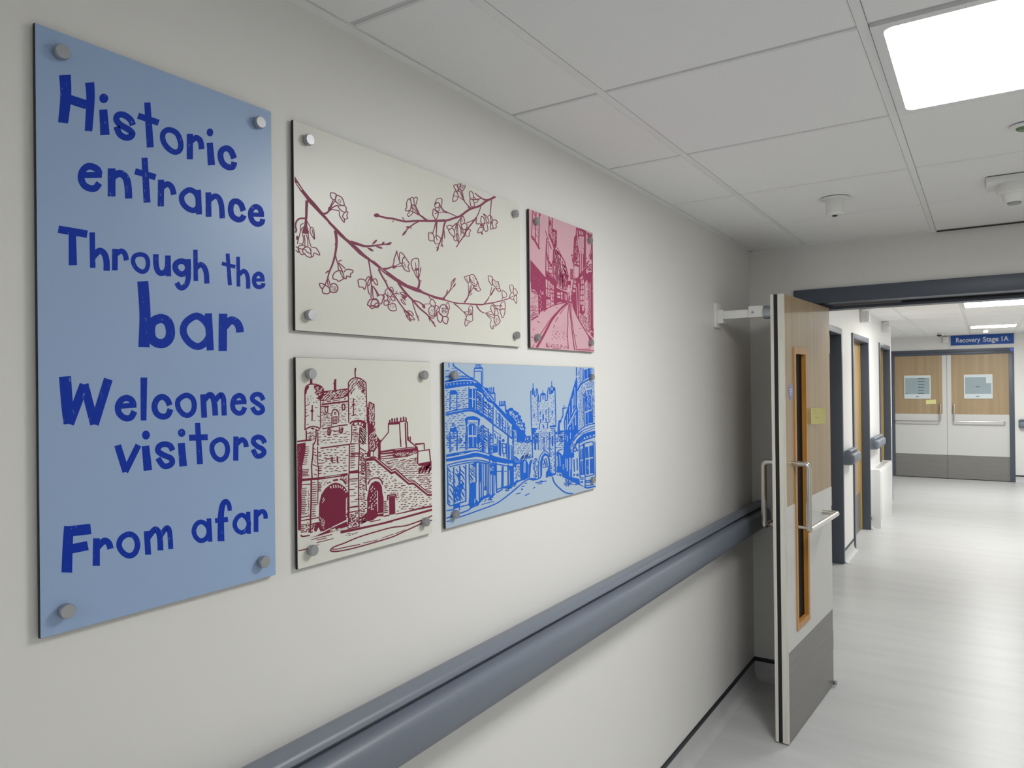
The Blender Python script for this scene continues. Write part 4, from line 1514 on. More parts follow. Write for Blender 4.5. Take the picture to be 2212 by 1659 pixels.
STREET = '''
@ 950 770 8.73
l 14 165,120 172,210
l 14 90,280 165,270
l 22 250,125 255,180 540,385 640,430
h 12 10 80 -3 100,310 270,210 500,380 100,420
l 12 95,385 240,375
l 12 95,410 420,385 540,390
f 90,460 250,425 450,405 600,415 680,450 800,550 870,620 1040,880 1250,1100 1380,1230 1484,1320 1484,1420 1380,1320 1280,1230 1010,930 990,900 900,860 790,700 690,650 690,600 640,560 530,560 420,570 280,590 95,620
S 16 95,508 300,472 480,452 620,468 690,502
V 9 18 30 100,525 680,480 90
L 16 800,590 1005,850
H 10 9 30 42 830,660 960,820 940,840 820,690
l 14 645,420 645,250 660,220 790,215 808,240 808,550
l 16 645,285 770,280 785,300 785,540
f 645,212 795,205 808,240 645,240
u 5 14 70 668,140 784,142 90
f 835,600 880,590 940,680 1040,690 1040,720 940,710
l 20 905,600 905,680
l 20 945,590 945,680
l 16 975,590 980,680
l 20 1010,585 1015,690
l 16 1035,690 1040,870
l 14 940,700 1020,830
l 20 1128,850 1128,930
l 18 1160,850 1160,925
l 18 1190,850 1190,920
l 22 1222,845 1225,910
l 26 1112,938 1240,925
l 22 1235,925 1242,1060
h 58 15 48 -4 105,650 520,585 535,970 105,1035
f 190,640 310,640 315,700 280,725 190,725
l 17 190,700 190,1020
l 17 318,680 318,1010
l 16 545,580 545,990
f 555,615 680,610 690,640 680,1000 552,980
L 14 612,620 615,965
L 17 550,790 682,822
L 12 668,640 668,1000
l 17 690,650 690,1030
h 22 15 80 36 700,670 770,735 775,1050 700,1030
l 15 775,720 780,1060
l 15 802,780 806,1080
l 15 820,740 825,1100
h 18 15 64 34 832,770 900,850 905,1140 832,1095
l 15 910,880 920,1180
h 16 15 60 34 932,890 990,965 990,1240 936,1185
l 18 1003,940 1000,1270 1000,1659
s 20 105,1065 350,1010 560,990 690,1030 850,1130 1010,1250
s 34 105,1105 350,1055 560,1025 690,1065 800,1130
s 26 690,1060 850,1160 1010,1290 1200,1430 1360,1560
l 15 1060,1020 1060,1300
l 14 1115,1080 1115,1340
l 14 1135,1095 1135,1350
l 15 1180,1160 1180,1400
l 14 1240,1220 1240,1450
l 16 1280,1250 1280,1659
l 16 1360,1320 1360,1560
h 22 13 46 40 1070,1050 1240,1230 1235,1420 1065,1290
h 6 14 60 80 1290,1300 1350,1340 1350,1480 1295,1460
h 64 15 50 -5 110,1120 470,1070 470,1650 110,1650
f 185,1360 310,1340 325,1420 260,1440 190,1420
h 8 16 40 -40 195,1440 310,1430 300,1560 195,1560
l 17 190,1430 185,1659
l 17 325,1400 325,1659
l 14 235,1260 235,1330
l 14 262,1250 262,1330
f 465,1180 520,1140 640,1130 700,1150 760,1190 740,1320 715,1320 715,1210 530,1200 520,1280 490,1320
f 540,1300 570,1275 650,1275 685,1310 680,1490 545,1490
f 540,1525 690,1525 690,1659 540,1659
L 13 612,1310 610,1659
L 7 662,1300 656,1480
H 8 8 16 0 545,1215 700,1215 700,1255 545,1255
l 12 530,1262 700,1262
l 18 500,1220 490,1659
l 14 520,1330 515,1659
l 14 700,1320 705,1659
l 14 725,1330 730,1659
h 18 15 60 -36 742,1370 785,1310 785,1650 742,1650
l 20 792,1300 792,1659
h 16 15 56 34 832,1315 880,1360 890,1650 832,1650
l 20 910,1370 912,1659
l 15 820,1300 825,1659
h 8 14 50 30 940,1440 990,1470 990,1650 940,1650
l 10 1010,1400 1160,1510
l 18 1030,1460 1050,1560
l 14 1080,1520 1085,1659
e 1190,1595 20 24
l 13 1110,1520 1150,1570
l 13 1150,1520 1110,1570
@ 1060 780 9.219
f 300,1000 350,960 430,945 470,1010 540,1050 570,1120 600,1200 650,1250 670,1330 670,1420 690,1480 680,1540 640,1620 520,1620 510,1400 430,1380 420,1280 330,1180 310,1080
H 26 22 56 60 350,1010 470,1040 660,1280 670,1400 600,1380 420,1150
e 395,975 46 34
e 470,1030 44 34
e 520,1060 40 34
e 560,1125 44 38
e 590,1200 38 34
e 645,1275 36 40
e 660,1345 32 40
e 655,1420 34 34
e 672,1500 30 36
e 330,1010 36 30
S 14 370,1000 400,1020 440,1010
S 14 430,1090 450,1060 440,1040
S 14 500,1110 530,1090 525,1130
S 16 540,1200 570,1230 590,1210
S 14 600,1280 630,1300 625,1260
S 14 610,1350 640,1380 650,1340
l 8 420,940 440,960
l 16 440,1400 435,1659
h 14 16 30 30 450,1410 500,1410 500,1600 440,1650
l 22 520,1620 570,1610 570,1560 640,1555 640,1620 740,1600 775,1525 715,1525 700,1560
l 20 700,1640 830,1600
l 14 795,600 800,900 805,1250 815,1400 830,1659
l 12 842,455 842,545
s 16 825,600 842,550 860,600 870,710 900,705 905,580 925,575 935,660 950,710 955,810 990,805 1000,670 1080,670 1085,790 1125,790 1130,660 1145,560 1160,545 1170,570 1175,660 1195,660 1200,540 1215,510 1240,540 1255,600 1265,540 1280,560
l 15 1280,560 1285,800 1295,1200 1295,1330
l 12 1215,410 1215,510
l 10 1036,590 1036,665
f 1000,660 1080,660 1080,695 1000,695
l 15 1040,690 1040,780
f 815,620 840,560 850,640 845,690 825,690
u 3 12 70 1205,590 1245,590 88
l 12 935,700 940,1220
l 12 1150,930 1160,1250
l 12 865,1050 862,1150
e 865,1088 14 14
l 12 1222,990 1222,1080
e 1222,1028 14 16
f 1030,1080 1055,1060 1060,1150 1045,1215 1030,1180
f 980,1170 1000,1170 1003,1250 985,1260
f 1090,1150 1110,1150 1110,1250 1092,1250
l 14 990,1010 990,1090
l 16 1105,980 1095,1070
f 1040,1280 1060,1290 1050,1370 1040,1370
l 14 965,1250 970,1380
l 14 1130,1230 1132,1360
f 805,1340 930,1350 930,1375 880,1390 900,1410 860,1440 880,1470 840,1480 815,1400
l 30 1170,1320 1290,1310
l 18 1185,1360 1285,1350
l 14 1200,1395 1280,1385
h 62 11 24 -4 945,830 1140,830 1160,1650 945,1650
h 22 11 26 -4 815,750 925,750 925,1320 815,1320
h 24 11 24 -4 1170,700 1275,700 1285,1300 1175,1300
h 34 15 30 -10 835,1480 930,1450 930,1650 840,1650
h 22 14 28 -5 1175,1400 1285,1400 1285,1650 1175,1650
f 865,1580 880,1565 900,1580 905,1659 865,1659
f 1210,1520 1225,1500 1240,1530 1240,1659 1210,1659
l 14 940,1450 935,1659
l 13 1060,1530 1062,1659
f 1350,1200 1400,1180 1410,1210 1380,1240 1370,1330 1380,1420 1350,1490 1330,1480 1330,1350
l 16 1400,1180 1440,1110 1440,960 1475,955
l 12 1460,890 1462,950
f 1280,1430 1320,1420 1330,1480 1310,1470 1290,1480
h 14 16 26 -5 1290,1500 1440,1490 1440,1650 1290,1650
@ 1190 780 9.218
f 515,310 530,420 530,540 520,900 540,1000 540,1400 510,1450 420,1600 400,1659 270,1659 270,1440 255,1230 270,1150 330,950
L 15 477,540 482,900
L 9 450,700 455,900
L 15 425,760 430,1050
L 13 370,910 375,1180
L 13 330,1070 325,1320
L 13 285,1190 290,1420
L 15 490,1090 490,1300
L 13 435,1220 440,1450
L 12 380,1330 380,1430
L 20 505,985 330,1330 310,1460
L 9 490,920 400,1080
L 9 330,1500 335,1620
L 9 290,1500 292,1620
L 8 470,1110 380,1290
l 18 512,130 515,310
h 34 11 24 -32 548,155 628,155 638,385 548,470
f 665,190 780,150 785,310 670,370
L 8 725,165 730,340
l 14 645,160 650,390
l 14 800,150 800,290
h 6 14 20 0 815,150 865,150 865,250 815,250
s 14 530,610 560,520 640,400 760,330 870,300
s 26 535,595 590,490 700,410 800,370 870,350
h 110 11 22 -35 552,630 640,480 690,560 640,660 650,1290 560,1370 545,900
h 34 11 22 -10 660,470 860,400 868,560 720,550
f 640,690 700,600 820,575 820,690 740,680 660,740
H 14 7 60 -70 660,700 710,610 810,590 810,680
L 16 715,570 720,665
f 670,760 700,710 760,690 800,710 810,980 680,1020
f 690,1050 815,1000 825,1240 690,1290
L 9 735,700 742,1270
H 10 5 90 60 680,770 800,740 805,960 690,1000
l 17 655,740 665,1310
l 13 822,690 832,1250
h 34 12 22 25 838,600 870,600 880,1240 845,1240
s 20 520,1460 600,1370 720,1300 880,1260
s 14 530,1480 640,1400 760,1350 880,1310
s 12 560,1490 660,1440 880,1350
f 500,1610 540,1560 640,1470 760,1430 885,1405 885,1470 800,1500 700,1540 620,1580 560,1659 490,1659
L 16 640,1560 665,1545
L 16 690,1535 715,1522
L 16 760,1510 785,1500
L 16 830,1490 855,1482
l 18 410,1659 540,1480
s 13 600,1640 700,1590 880,1530
l 16 240,1100 240,955 320,945
l 12 262,890 262,950
l 16 240,1100 200,1180
f 150,1200 210,1190 205,1230 175,1260 175,1400 260,1400 260,1430 190,1450 150,1480 135,1350
h 12 14 60 -5 170,1460 260,1450 260,1640 170,1640
@ 950 940 7.9
h 30 15 48 -5 110,10 435,10 435,235 110,275
l 17 175,0 172,300
l 17 295,0 290,270
l 16 440,0 440,260
f 495,40 620,40 620,220 495,220
L 12 562,40 562,210
l 14 465,0 465,250
l 14 650,0 655,250
l 14 480,222 640,218
h 12 14 50 -35 665,5 705,5 705,265 665,265
l 20 720,90 725,280
h 12 14 50 35 757,5 803,5 803,300 757,285
l 17 820,140 835,320
h 10 14 34 -20 862,180 890,190 890,325 862,325
l 14 745,0 745,290
l 17 850,0 850,330
f 895,195 985,180 985,300 905,315
l 14 870,185 980,160
l 19 1010,90 1015,350
l 14 1035,100 1035,370
o 12 1080,80 1095,100 1080,122 1065,100
l 14 1060,150 1125,165 1125,320 1075,320 1060,150
l 14 1065,220 1125,215
l 13 1140,140 1140,400
l 15 1165,0 1165,430
l 12 1182,170 1186,420
l 12 1215,180 1220,430
l 14 1242,200 1242,440
l 12 1090,330 1090,380
f 105,335 300,300 480,270 620,260 700,275 850,330 950,375 1150,420 1260,450 1300,480 1300,550 1150,535 960,480 840,430 720,385 620,375 450,400 250,440 105,455
S 24 105,395 300,360 450,330 560,300 650,300 750,325 840,352
L 8 330,325 410,315
F 960,465 1150,505 1240,520 1240,545 1150,530 960,492
s 16 110,520 300,470 480,440 620,430 760,450 850,480 960,500 1150,535 1260,545
s 15 160,545 400,490 560,465 640,462
f 560,470 640,450 840,490 840,510 640,480 610,500
l 15 845,430 845,490
l 15 905,440 905,500
l 15 955,470 955,510
l 15 1160,490 1160,540
l 18 130,540 135,1170 180,1210 440,1130 440,510
l 15 235,550 240,1180
l 15 340,530 345,1130
h 40 15 80 55 145,580 430,530 430,1100 145,1150
f 290,660 340,650 345,830 400,830 400,900 360,960 350,1100 250,1160 250,1030 270,880 330,840
H 10 13 50 55 255,700 330,680 330,1090 255,1130
f 230,1190 340,1170 345,1280 230,1320
F 245,1265 320,1240 325,1285 240,1300
l 16 110,1290 220,1275
l 16 350,1225 500,1190
f 500,830 615,800 615,1180 520,1260 490,1180 500,1000
F 585,1095 600,1090 598,1160 585,1170
l 16 500,490 500,830
l 16 612,480 615,810
f 510,500 610,480 600,570 550,520
h 8 12 90 55 515,610 600,560 600,720 515,800
f 670,490 700,490 700,720 685,840 672,600
l 15 668,490 672,1130
l 13 705,500 705,1070
l 13 737,500 737,1060
l 15 775,500 775,900
l 13 800,510 805,1030
l 13 828,510 830,1010
f 760,880 790,880 790,950 750,940
f 660,1150 670,1080 850,1000 860,1110 840,1060 740,1100 680,1160 640,1210 610,1210 615,1100
h 8 18 24 -20 740,1120 900,1060 900,1110 740,1140
f 845,500 950,510 950,700 940,1020 900,1060 850,1090 850,760
L 20 870,680 870,1030
L 10 915,690 918,1010
L 9 936,700 936,1000
L 18 866,560 866,620
L 16 888,542 908,570
L 12 888,592 908,612
l 14 960,510 965,990
l 14 960,630 1060,620 1060,540
l 18 1060,620 1055,940 965,990
l 16 965,940 1050,905
l 16 1075,540 1075,900 1210,860
l 12 1095,630 1135,622
f 1150,540 1260,545 1255,600 1160,600
l 14 1165,600 1165,860
l 16 1205,620 1200,900
l 18 1222,610 1218,840
l 14 1250,560 1250,830
l 24 1080,910 1210,870 1330,780
l 10 1120,965 1180,950
s 18 110,1420 300,1350 470,1290 540,1240 660,1190
s 16 260,1420 400,1380 600,1310 850,1220 1000,1150 1150,1040 1343,880
l 14 115,1475 170,1462
l 10 710,1190 920,1135
@ 1090 930 9.219
h 44 13 26 -10 180,260 540,230 540,460 180,490
l 16 170,20 165,560
l 20 240,240 290,235 290,190 360,185 365,230 430,220 430,140 500,130 500,210 545,215
f 230,0 360,0 410,90 400,210 240,240
l 16 548,0 552,560
l 13 665,60 665,400
f 590,200 605,190 625,200 625,400 590,400
f 940,140 955,120 965,150 965,330 935,330
l 14 890,50 900,540
l 16 1000,0 1010,880
h 70 11 22 -5 680,30 880,30 890,420 680,420
h 22 16 26 -20 905,350 1000,350 1000,870 912,870
h 12 15 26 -10 565,30 650,30 650,190 565,190
l 16 780,150 785,250
f 765,360 780,305 797,365 780,420
L 8 780,345 780,380
s 14 670,960 675,700 690,560 740,470 790,425 850,450 890,540
f 710,960 705,640 730,540 790,460 850,490 895,580 905,700 905,900 850,900 850,800 875,740 870,620 850,530 800,510 760,560 750,640 740,740 740,900
l 13 740,750 880,738
h 14 12 60 85 762,570 850,545 858,720 752,730
f 840,820 880,800 960,890 950,930 850,930
l 30 915,898 1010,880
u 8 12 40 820,830 820,960 -5
f 480,990 560,960 650,970 700,940 740,900 720,960 650,995 560,1010
h 26 22 30 -30 565,570 655,550 665,970 570,960
f 310,960 300,640 340,600 420,600 450,640 470,700 460,960 400,990 320,990
F 375,630 410,625 405,850 370,850
l 8 392,640 388,845
f 500,620 540,580 545,640 520,700 510,850 490,960 470,960 480,700
h 18 14 80 -60 300,560 340,500 500,480 535,560 300,600
f 160,510 230,540 290,600 300,680 230,690 170,660
H 12 14 14 30 170,540 280,610 280,670 180,640
h 18 20 24 -20 190,740 300,720 305,960 190,1000
l 17 60,650 65,1080
l 16 110,720 110,1150
l 16 150,720 150,1080
f 0,580 150,600 230,680 220,730 160,710 0,660
F 0,670 55,670 55,702 0,702
F 75,670 155,670 155,705 75,705
f 0,1120 110,1080 300,990 420,990 330,1010 130,1100 120,1150 0,1150
h 14 13 50 -15 10,1180 280,1020 200,1120 20,1220
s 18 0,1350 200,1190 400,1020 530,960
s 20 950,940 980,1040 1060,1140 1200,1250 1360,1280
l 16 610,1055 830,1020
e 725,1025 24 16
l 10 650,1080 740,1072
l 14 390,1065 440,1060
l 14 330,1130 385,1120
e 340,1180 18 16
l 14 560,1170 600,1140
l 14 220,1275 310,1255
l 14 400,1310 485,1265
f 1030,470 1060,430 1110,470 1150,520 1170,470 1190,0 1480,0 1340,220 1300,360 1330,450 1380,470 1380,550 1350,560 1340,950 1480,980 1500,1090 1600,1150 1480,1100 1350,1040 1250,990 1150,940 1130,860 1030,850 1040,700
L 20 1035,520 1040,730
L 14 1090,500 1100,730
L 12 1160,690 1160,790
L 16 1240,580 1240,830
L 12 1210,580 1215,760
L 14 1290,560 1290,940
L 10 1310,560 1310,800
L 12 1215,100 1215,200
L 10 1250,120 1250,240
L 10 1310,60 1305,180
L 8 1340,560 1340,930
s 16 1030,480 1070,415 1140,395
h 14 13 60 -6 1020,130 1170,90 1175,380 1020,390
h 18 13 64 -14 1120,930 1270,1010 1450,1100 1200,1120 1190,1000
l 14 1265,1000 1268,1130
h 8 16 26 60 1040,880 1190,880 1160,930 1050,920
f 1440,200 1560,110 1700,60 1805,40 1805,120 1700,150 1580,190 1480,260 1440,260
L 34 1578,180 1602,168
L 34 1632,158 1656,145
L 34 1692,138 1716,126
L 34 1762,120 1790,112
s 16 1480,280 1600,200 1805,140
s 15 1340,220 1450,110 1560,20
l 17 1480,290 1500,960
s 16 1490,350 1505,328 1555,310 1566,340 1575,900
l 16 1590,300 1600,270 1740,240 1765,260 1775,900
l 14 1590,300 1600,1140
l 14 1800,240 1805,1020
f 1505,390 1555,380 1560,590 1505,600
f 1510,630 1560,620 1565,900 1515,905
f 1605,350 1660,340 1670,560 1610,570
f 1685,330 1755,315 1755,545 1690,555
f 1615,600 1670,590 1675,890 1620,895
f 1695,585 1755,575 1760,870 1700,880
L 6 1530,400 1540,880
H 6 6 30 60 1640,720 1680,720 1680,800 1640,800
l 16 1600,940 1770,905
l 14 1500,960 1570,960
l 14 1500,990 1570,990
l 16 1620,1020 1750,1005 1755,1040 1625,1055 1620,1020
f 1510,1030 1555,1030 1555,1060 1510,1060
l 22 1580,1140 1640,1165 1805,1130
l 12 1605,1120 1770,1100
f 1365,880 1395,880 1395,925 1365,925
f 1430,880 1465,880 1465,930 1430,930
l 17 1380,590 1385,840
l 17 1440,570 1445,810
h 22 24 30 -40 1310,280 1440,270 1450,450 1330,440
'''
t = art_panel('street', 'p_sky', 'wide light blue panel with blue drawing of a street and gate tower')
p = Print('street', 14, 1.15)
p.run(STREET)
prop(p.build('printed_drawing', ['i_blue', 'p_sky'], t), 'blue drawing of a street leading to a gate tower')

# ------------------------------------------------------------------ handrails
RAILP = [(0.0, 0.950), (0.004, 0.968), (0.016, 0.980), (0.034, 0.986), (0.052, 0.987), (0.064, 0.984), (0.071, 0.977), (0.073, 0.970),
         (0.066, 0.965), (0.056, 0.9605), (0.056, 0.9555), (0.068, 0.952), (0.082, 0.949), (0.094, 0.941), (0.099, 0.926), (0.100, 0.900), (0.098, 0.878),
         (0.090, 0.860), (0.074, 0.849), (0.050, 0.845), (0.0, 0.845)]
def handrail(wall, c, sgn, a, b, dz, label, caps=True):
    """wall 'x': plane x=c running along y; 'y': plane y=c running along x"""
    P = [(c + sgn * p[0], p[1] + dz) for p in RAILP]
    r = empty('handrail', (c, (a + b) / 2, 0.845 + dz) if wall == 'x' else ((a + b) / 2, c, 0.845 + dz))
    prop(r, label, 'handrail', 'wall handrails')
    ax = 1 if wall == 'x' else 0
    G().prism(P, ax, a, b).build('rail_body', 'rail', r, smooth=True)
    if caps:
        for e, q in ((a, -1), (b, 1)):
            gg = G()
            # rounded end cap: three shrinking sections
            cz = 0.905 + dz
            S = []
            for f, off in ((1.0, 0.0), (0.985, 0.012), (0.93, 0.024), (0.80, 0.032)):
                S.append(([(c + (p[0] - c) * f, cz + (p[1] - cz) * f) for p in P], e + q * off))
            n = len(P)
            V, F = [], []
            for poly, tt in S:
                for p in poly:
                    v = list(p)
                    v.insert(ax, tt)
                    V.append(v)
            for i in range(len(S) - 1):
                for k in range(n):
                    F.append((i * n + k, i * n + (k + 1) % n, (i + 1) * n + (k + 1) % n, (i + 1) * n + k))
            F.append(tuple(range((len(S) - 1) * n, len(S) * n)))
            gg.add(V, F).build('end_cap', 'rail', r, smooth=True)
    return r
handrail('x', 0.0, 1, YB + 0.05, D0 - 0.005, 0.0, 'long grey vinyl handrail along the wall below the art panels', caps=False)
handrail('x', 0.0, 1, 7.19, 7.55, 0.035, 'short grey handrail between the two nearer dark doorways')
handrail('x', 0.0, 1, 9.00, 9.58, 0.035, 'short grey handrail above the white wall box')
handrail('y', YE, -1, 1.56, W - 0.04, 0.03, 'grey handrail on the far wall right of the double door')

# ------------------------------------------------------------------ open fire door (door_1) and its frame
fr = empty('trim_1', (FX0, D0, 0))
struct(fr, 'anthracite frame of the open fire door')
JW = 0.085
def frame_part(name, x0, x1, z0, z1):
    G().box(x0, x1, D0 - 0.016, D1 + 0.012, z0, z1, 0.003).build(name, 'frame', fr, smooth=True)
frame_part('jamb', FX0, FX0 + JW, 0, FZ - 0.078)
frame_part('jamb', FX1 - JW, FX1, 0, FZ - 0.078)
frame_part('header', FX0, FX1, FZ - 0.078, FZ)
box('door_stop', 'frame', FX0 + JW, FX1 - JW, 4.245, D1 + 0.010, FZ - 0.100, FZ - 0.078, fr)
box('smoke_seal', 'black', 0.74, FX1 - JW, 4.222, 4.244, FZ - 0.088, FZ - 0.078, fr)
box('closer_track', 'kick', 0.41, 0.735, 4.215, 4.240, FZ - 0.085, FZ - 0.078, fr)

Bq, Bh = Vector((0.337, 3.400)), Vector((0.390, 4.220))     # front face at free edge and at hinge
dl = (Bh - Bq).normalized()
nl = Vector((dl.y, -dl.x))                                   # out of the front face, towards +x
LL = (Bh - Bq).length
TH = 0.058
def L3(s, off, z):
    p = Bq + dl * s + nl * off
    return (p.x, p.y, z)
def lbox(name, m, s0, s1, o0, o1, z0, z1, parent, bev=0.0):
    gg = G().box(s0, s1, o0, o1, z0, z1, bev)
    gg.V = [L3(*v) for v in gg.V]
    return gg.build(name, m, parent, smooth=bev > 0)
dr = empty('door_1', L3(LL, -TH / 2, 0.0))
struct(dr, 'open fire door with oak laminate top, pale middle and metal kick plate')
ZB, ZT, ZW, ZK = 0.008, 2.036, 1.072, 0.412
S0, S1, V0, V1 = 0.145, 0.362, 0.477, 1.800                  # vision panel
e = 0.004                                                    # face laminate
# core split round the slot of the vision panel
gg = G()
for (a, b, c, d) in ((0.016, S0, ZB, ZT), (S1, LL, ZB, ZT), (S0, S1, ZB, V0), (S0, S1, V1, ZT)):
    gg.box(a, b, -TH + e, -e, c, d)
gg.V = [L3(*v) for v in gg.V]
gg.build('core', 'lip', dr)
for o0, o1 in ((-e, 0.0), (-TH, -TH + e)):
    for nm, m, z0, z1 in (('kick_plate', 'kick', ZB, ZK), ('pale_sheet', 'pale', ZK, ZW), ('oak_sheet', 'wood', ZW, ZT)):
        gg = G()
        for (a, b, c, d) in ((0.016, S0, z0, z1), (S1, LL, z0, z1), (S0, S1, z0, min(z1, V0)), (S0, S1, max(z0, V1), z1)):
            if d > c:
                gg.box(a, b, o0, o1, c, d)
        gg.V = [L3(*v) for v in gg.V]
        gg.build(nm, m, dr)
lbox('lipping', 'lip', 0.0, 0.016, -0.026, 0.0, ZB, ZT, dr)
lbox('lipping', 'lip', 0.0, 0.016, -TH, -TH + 0.014, ZB, ZT, dr)
lbox('edge_seal', 'black', 0.003, 0.016, -TH + 0.014, -0.026, ZB, ZT, dr)
vp = lbox('vision_glass', 'glass', S0 + 0.02, S1 - 0.02, -TH / 2 - 0.013, -TH / 2 + 0.013, V0 + 0.02, V1 - 0.02, dr)
for o0, o1 in ((-TH / 2 + 0.013, 0.005), (-TH - 0.005, -TH / 2 - 0.013)):
    lbox('glazing_bead', 'bead', S0, S0 + 0.026, o0, o1, V0, V1, vp)
    lbox('glazing_bead', 'bead', S1 - 0.026, S1, o0, o1, V0, V1, vp)
    lbox('glazing_bead', 'bead', S0 + 0.026, S1 - 0.026, o0, o1, V0, V0 + 0.03, vp)
    lbox('glazing_bead', 'bead', S0 + 0.026, S1 - 0.026, o0, o1, V1 - 0.03, V1, vp)
for sgn, base in ((1, 0.0), (-1, -TH)):
    q = 0.072 * sgn + base
    path = arc_path([L3(0.102, base, 1.262), L3(0.102, q, 1.262), L3(0.102, q, 0.960), L3(0.640, q, 0.960), L3(0.640, base, 0.960)], 0.022)
    h = G().tube(path, 0.0130, 18).build('pull_handle', 'steel', dr, smooth=True)
    prop(h, 'brushed steel L shaped pull handle')
    G().tube([L3(0.165, base, 0.960), L3(0.165, q, 0.960)], 0.0085, 14).build('stand_off', 'steel', h, smooth=True)
for z in (0.24, 1.02, 1.84):
    G().lathe(L3(LL + 0.006, -TH * 0.1, z - 0.05), (0, 0, 1), [(0, 0.007), (0.10, 0.007)], 14).build('hinge', 'steel', dr, smooth=True)
G().lathe(L3(LL - 0.02, 0.012, 0.012), (0, 0, 1), [(0, 0.010), (0.02, 0.010)], 14).build('pivot_shoe', 'alu', dr, smooth=True)
G().lathe(L3(0.105, -TH, 1.965), (-nl.x, -nl.y, 0), [(0, 0.028), (0.006, 0.028), (0.008, 0.026)], 24).build('keeper_disc', 'zinc', dr, smooth=True)

# magnetic hold-open arm on the wall
hd = empty('door_holder', (0.0, 3.50, 1.965))
prop(hd, 'white hold-open arm from wall to fire door with grey magnet', 'door holder')
G().box(0.0, 0.016, 3.455, 3.545, 1.905, 2.022, 0.004).build('wall_plate', 'white', hd, smooth=True)
G().prism([(3.478, 1.925), (3.522, 1.925), (3.516, 1.990), (3.484, 1.990)], 0, 0.016, 0.040).build('wall_boss', 'white', hd)
G().box(0.030, 0.172, 3.486, 3.514, 1.945, 1.984, 0.003).build('arm', 'white', hd, smooth=True)
j = G().box(0.160, 0.228, 3.478, 3.522, 1.944, 1.998, 0.003).build('joint_block', 'white', hd, smooth=True)
G().lathe((0.180, 3.478, 1.968), (0, -1, 0), [(0, 0.006), (0.002, 0.005)], 14).build('screw', 'greyp', j, smooth=True)
mx = L3(0.105, -TH - 0.008, 1.965)
G().lathe((0.228, 3.50, 1.966), (1, 0, 0), [(0, 0.029), (0.004, 0.031), (mx[0] - 0.228 - 0.001, 0.031)], 28).build('magnet', 'zinc', hd, smooth=True)

# small things on the fire door
def oval_disc(s, z, rs, rz):
    n = 40
    P = [(s + rs * math.cos(2 * math.pi * k / n), z + rz * math.sin(2 * math.pi * k / n)) for k in range(n)]
    V = [L3(p[0], 0.0002, p[1]) for p in P] + [L3(p[0], 0.0016, p[1]) for p in P]
    F = [(i, (i + 1) % n, n + (i + 1) % n, n + i) for i in range(n)] + [tuple(range(n))[::-1], tuple(range(n, 2 * n))]
    o = G().add(V, F).build('door_disc', 'oval', None, loc=L3(s, 0, z))
    prop(o, 'small blue disc sign stuck on the open fire door', 'sign')
    for k, (zz, wd) in enumerate(((0.012, 0.5), (0.0, 0.62), (-0.012, 0.5))):
        lbox('lettering_line', 'signw', s - rs * wd, s + rs * wd, 0.0016, 0.0018, z + zz - 0.0016, z + zz + 0.0016, o)
oval_disc(0.098, 1.592, 0.034, 0.037)
def sticky(name, P0, ex, ez, wd, ht, curl, label, group):
    """P0 lower left corner, ex along the paper, ez up; curl bends it out"""
    ex, ez = Vector(ex).normalized(), Vector(ez).normalized()
    nn = ex.cross(ez)
    V, F = [], []
    n = 8
    for side in (0, 1):
        for i in range(n + 1):
            t = i / n
            for z in (0, 1):
                V.append(Vector(P0) + ex * (wd * t) + nn * (curl * t * t + side * 0.0006) + ez * (ht * z + 0.004 * t * t))
    m = 2 * (n + 1)
    for side in (0, 1):
        for i in range(n):
            F.append(tuple(side * m + q for q in (2 * i, 2 * i + 2, 2 * i + 3, 2 * i + 1)))
    for i in range(n):
        F += [(2 * i, 2 * i + 2, m + 2 * i + 2, m + 2 * i), (2 * i + 1, 2 * i + 3, m + 2 * i + 3, m + 2 * i + 1)]
    F += [(0, 1, m + 1, m), (2 * n, 2 * n + 1, m + 2 * n + 1, m + 2 * n)]
    o = G().add(V, F).build(name, 'note', None, loc=tuple(P0))
    prop(o, label, 'note', group)
    return o, ex, ez, nn
P0 = L3(0.435, 0.001, 1.428)
o, ex, ez, nn = sticky('sticky_note', P0, (nl.x + 0.10 * dl.x, nl.y + 0.10 * dl.y, 0), (0, 0, 1), 0.068, 0.078, 0.006, 'yellow sticky note peeling off the open fire door', 'sticky notes')
for (a, b, c) in ((0.010, 0.022, 0.066), (0.010, 0.030, 0.052), (0.014, 0.040, 0.030)):
    q0 = Vector(P0) + ex * a + ez * c
    q1 = Vector(P0) + ex * b + ez * (c + 0.001)
    V = []
    for q, tt in ((q0, a / 0.078), (q1, b / 0.078)):
        for s2 in (-1, 1):
            for dz in (0, 0.0012):
                k = q + nn * (0.006 * tt * tt + 0.0003 + s2 * 0.0007) + ez * dz
                V.append(k)
    F = [(0, 1, 5, 4), (2, 3, 7, 6), (0, 2, 3, 1), (4, 5, 7, 6), (0, 4, 6, 2), (1, 3, 7, 5)]
    G().add(V, F).build('handwriting', 'pencil', o)

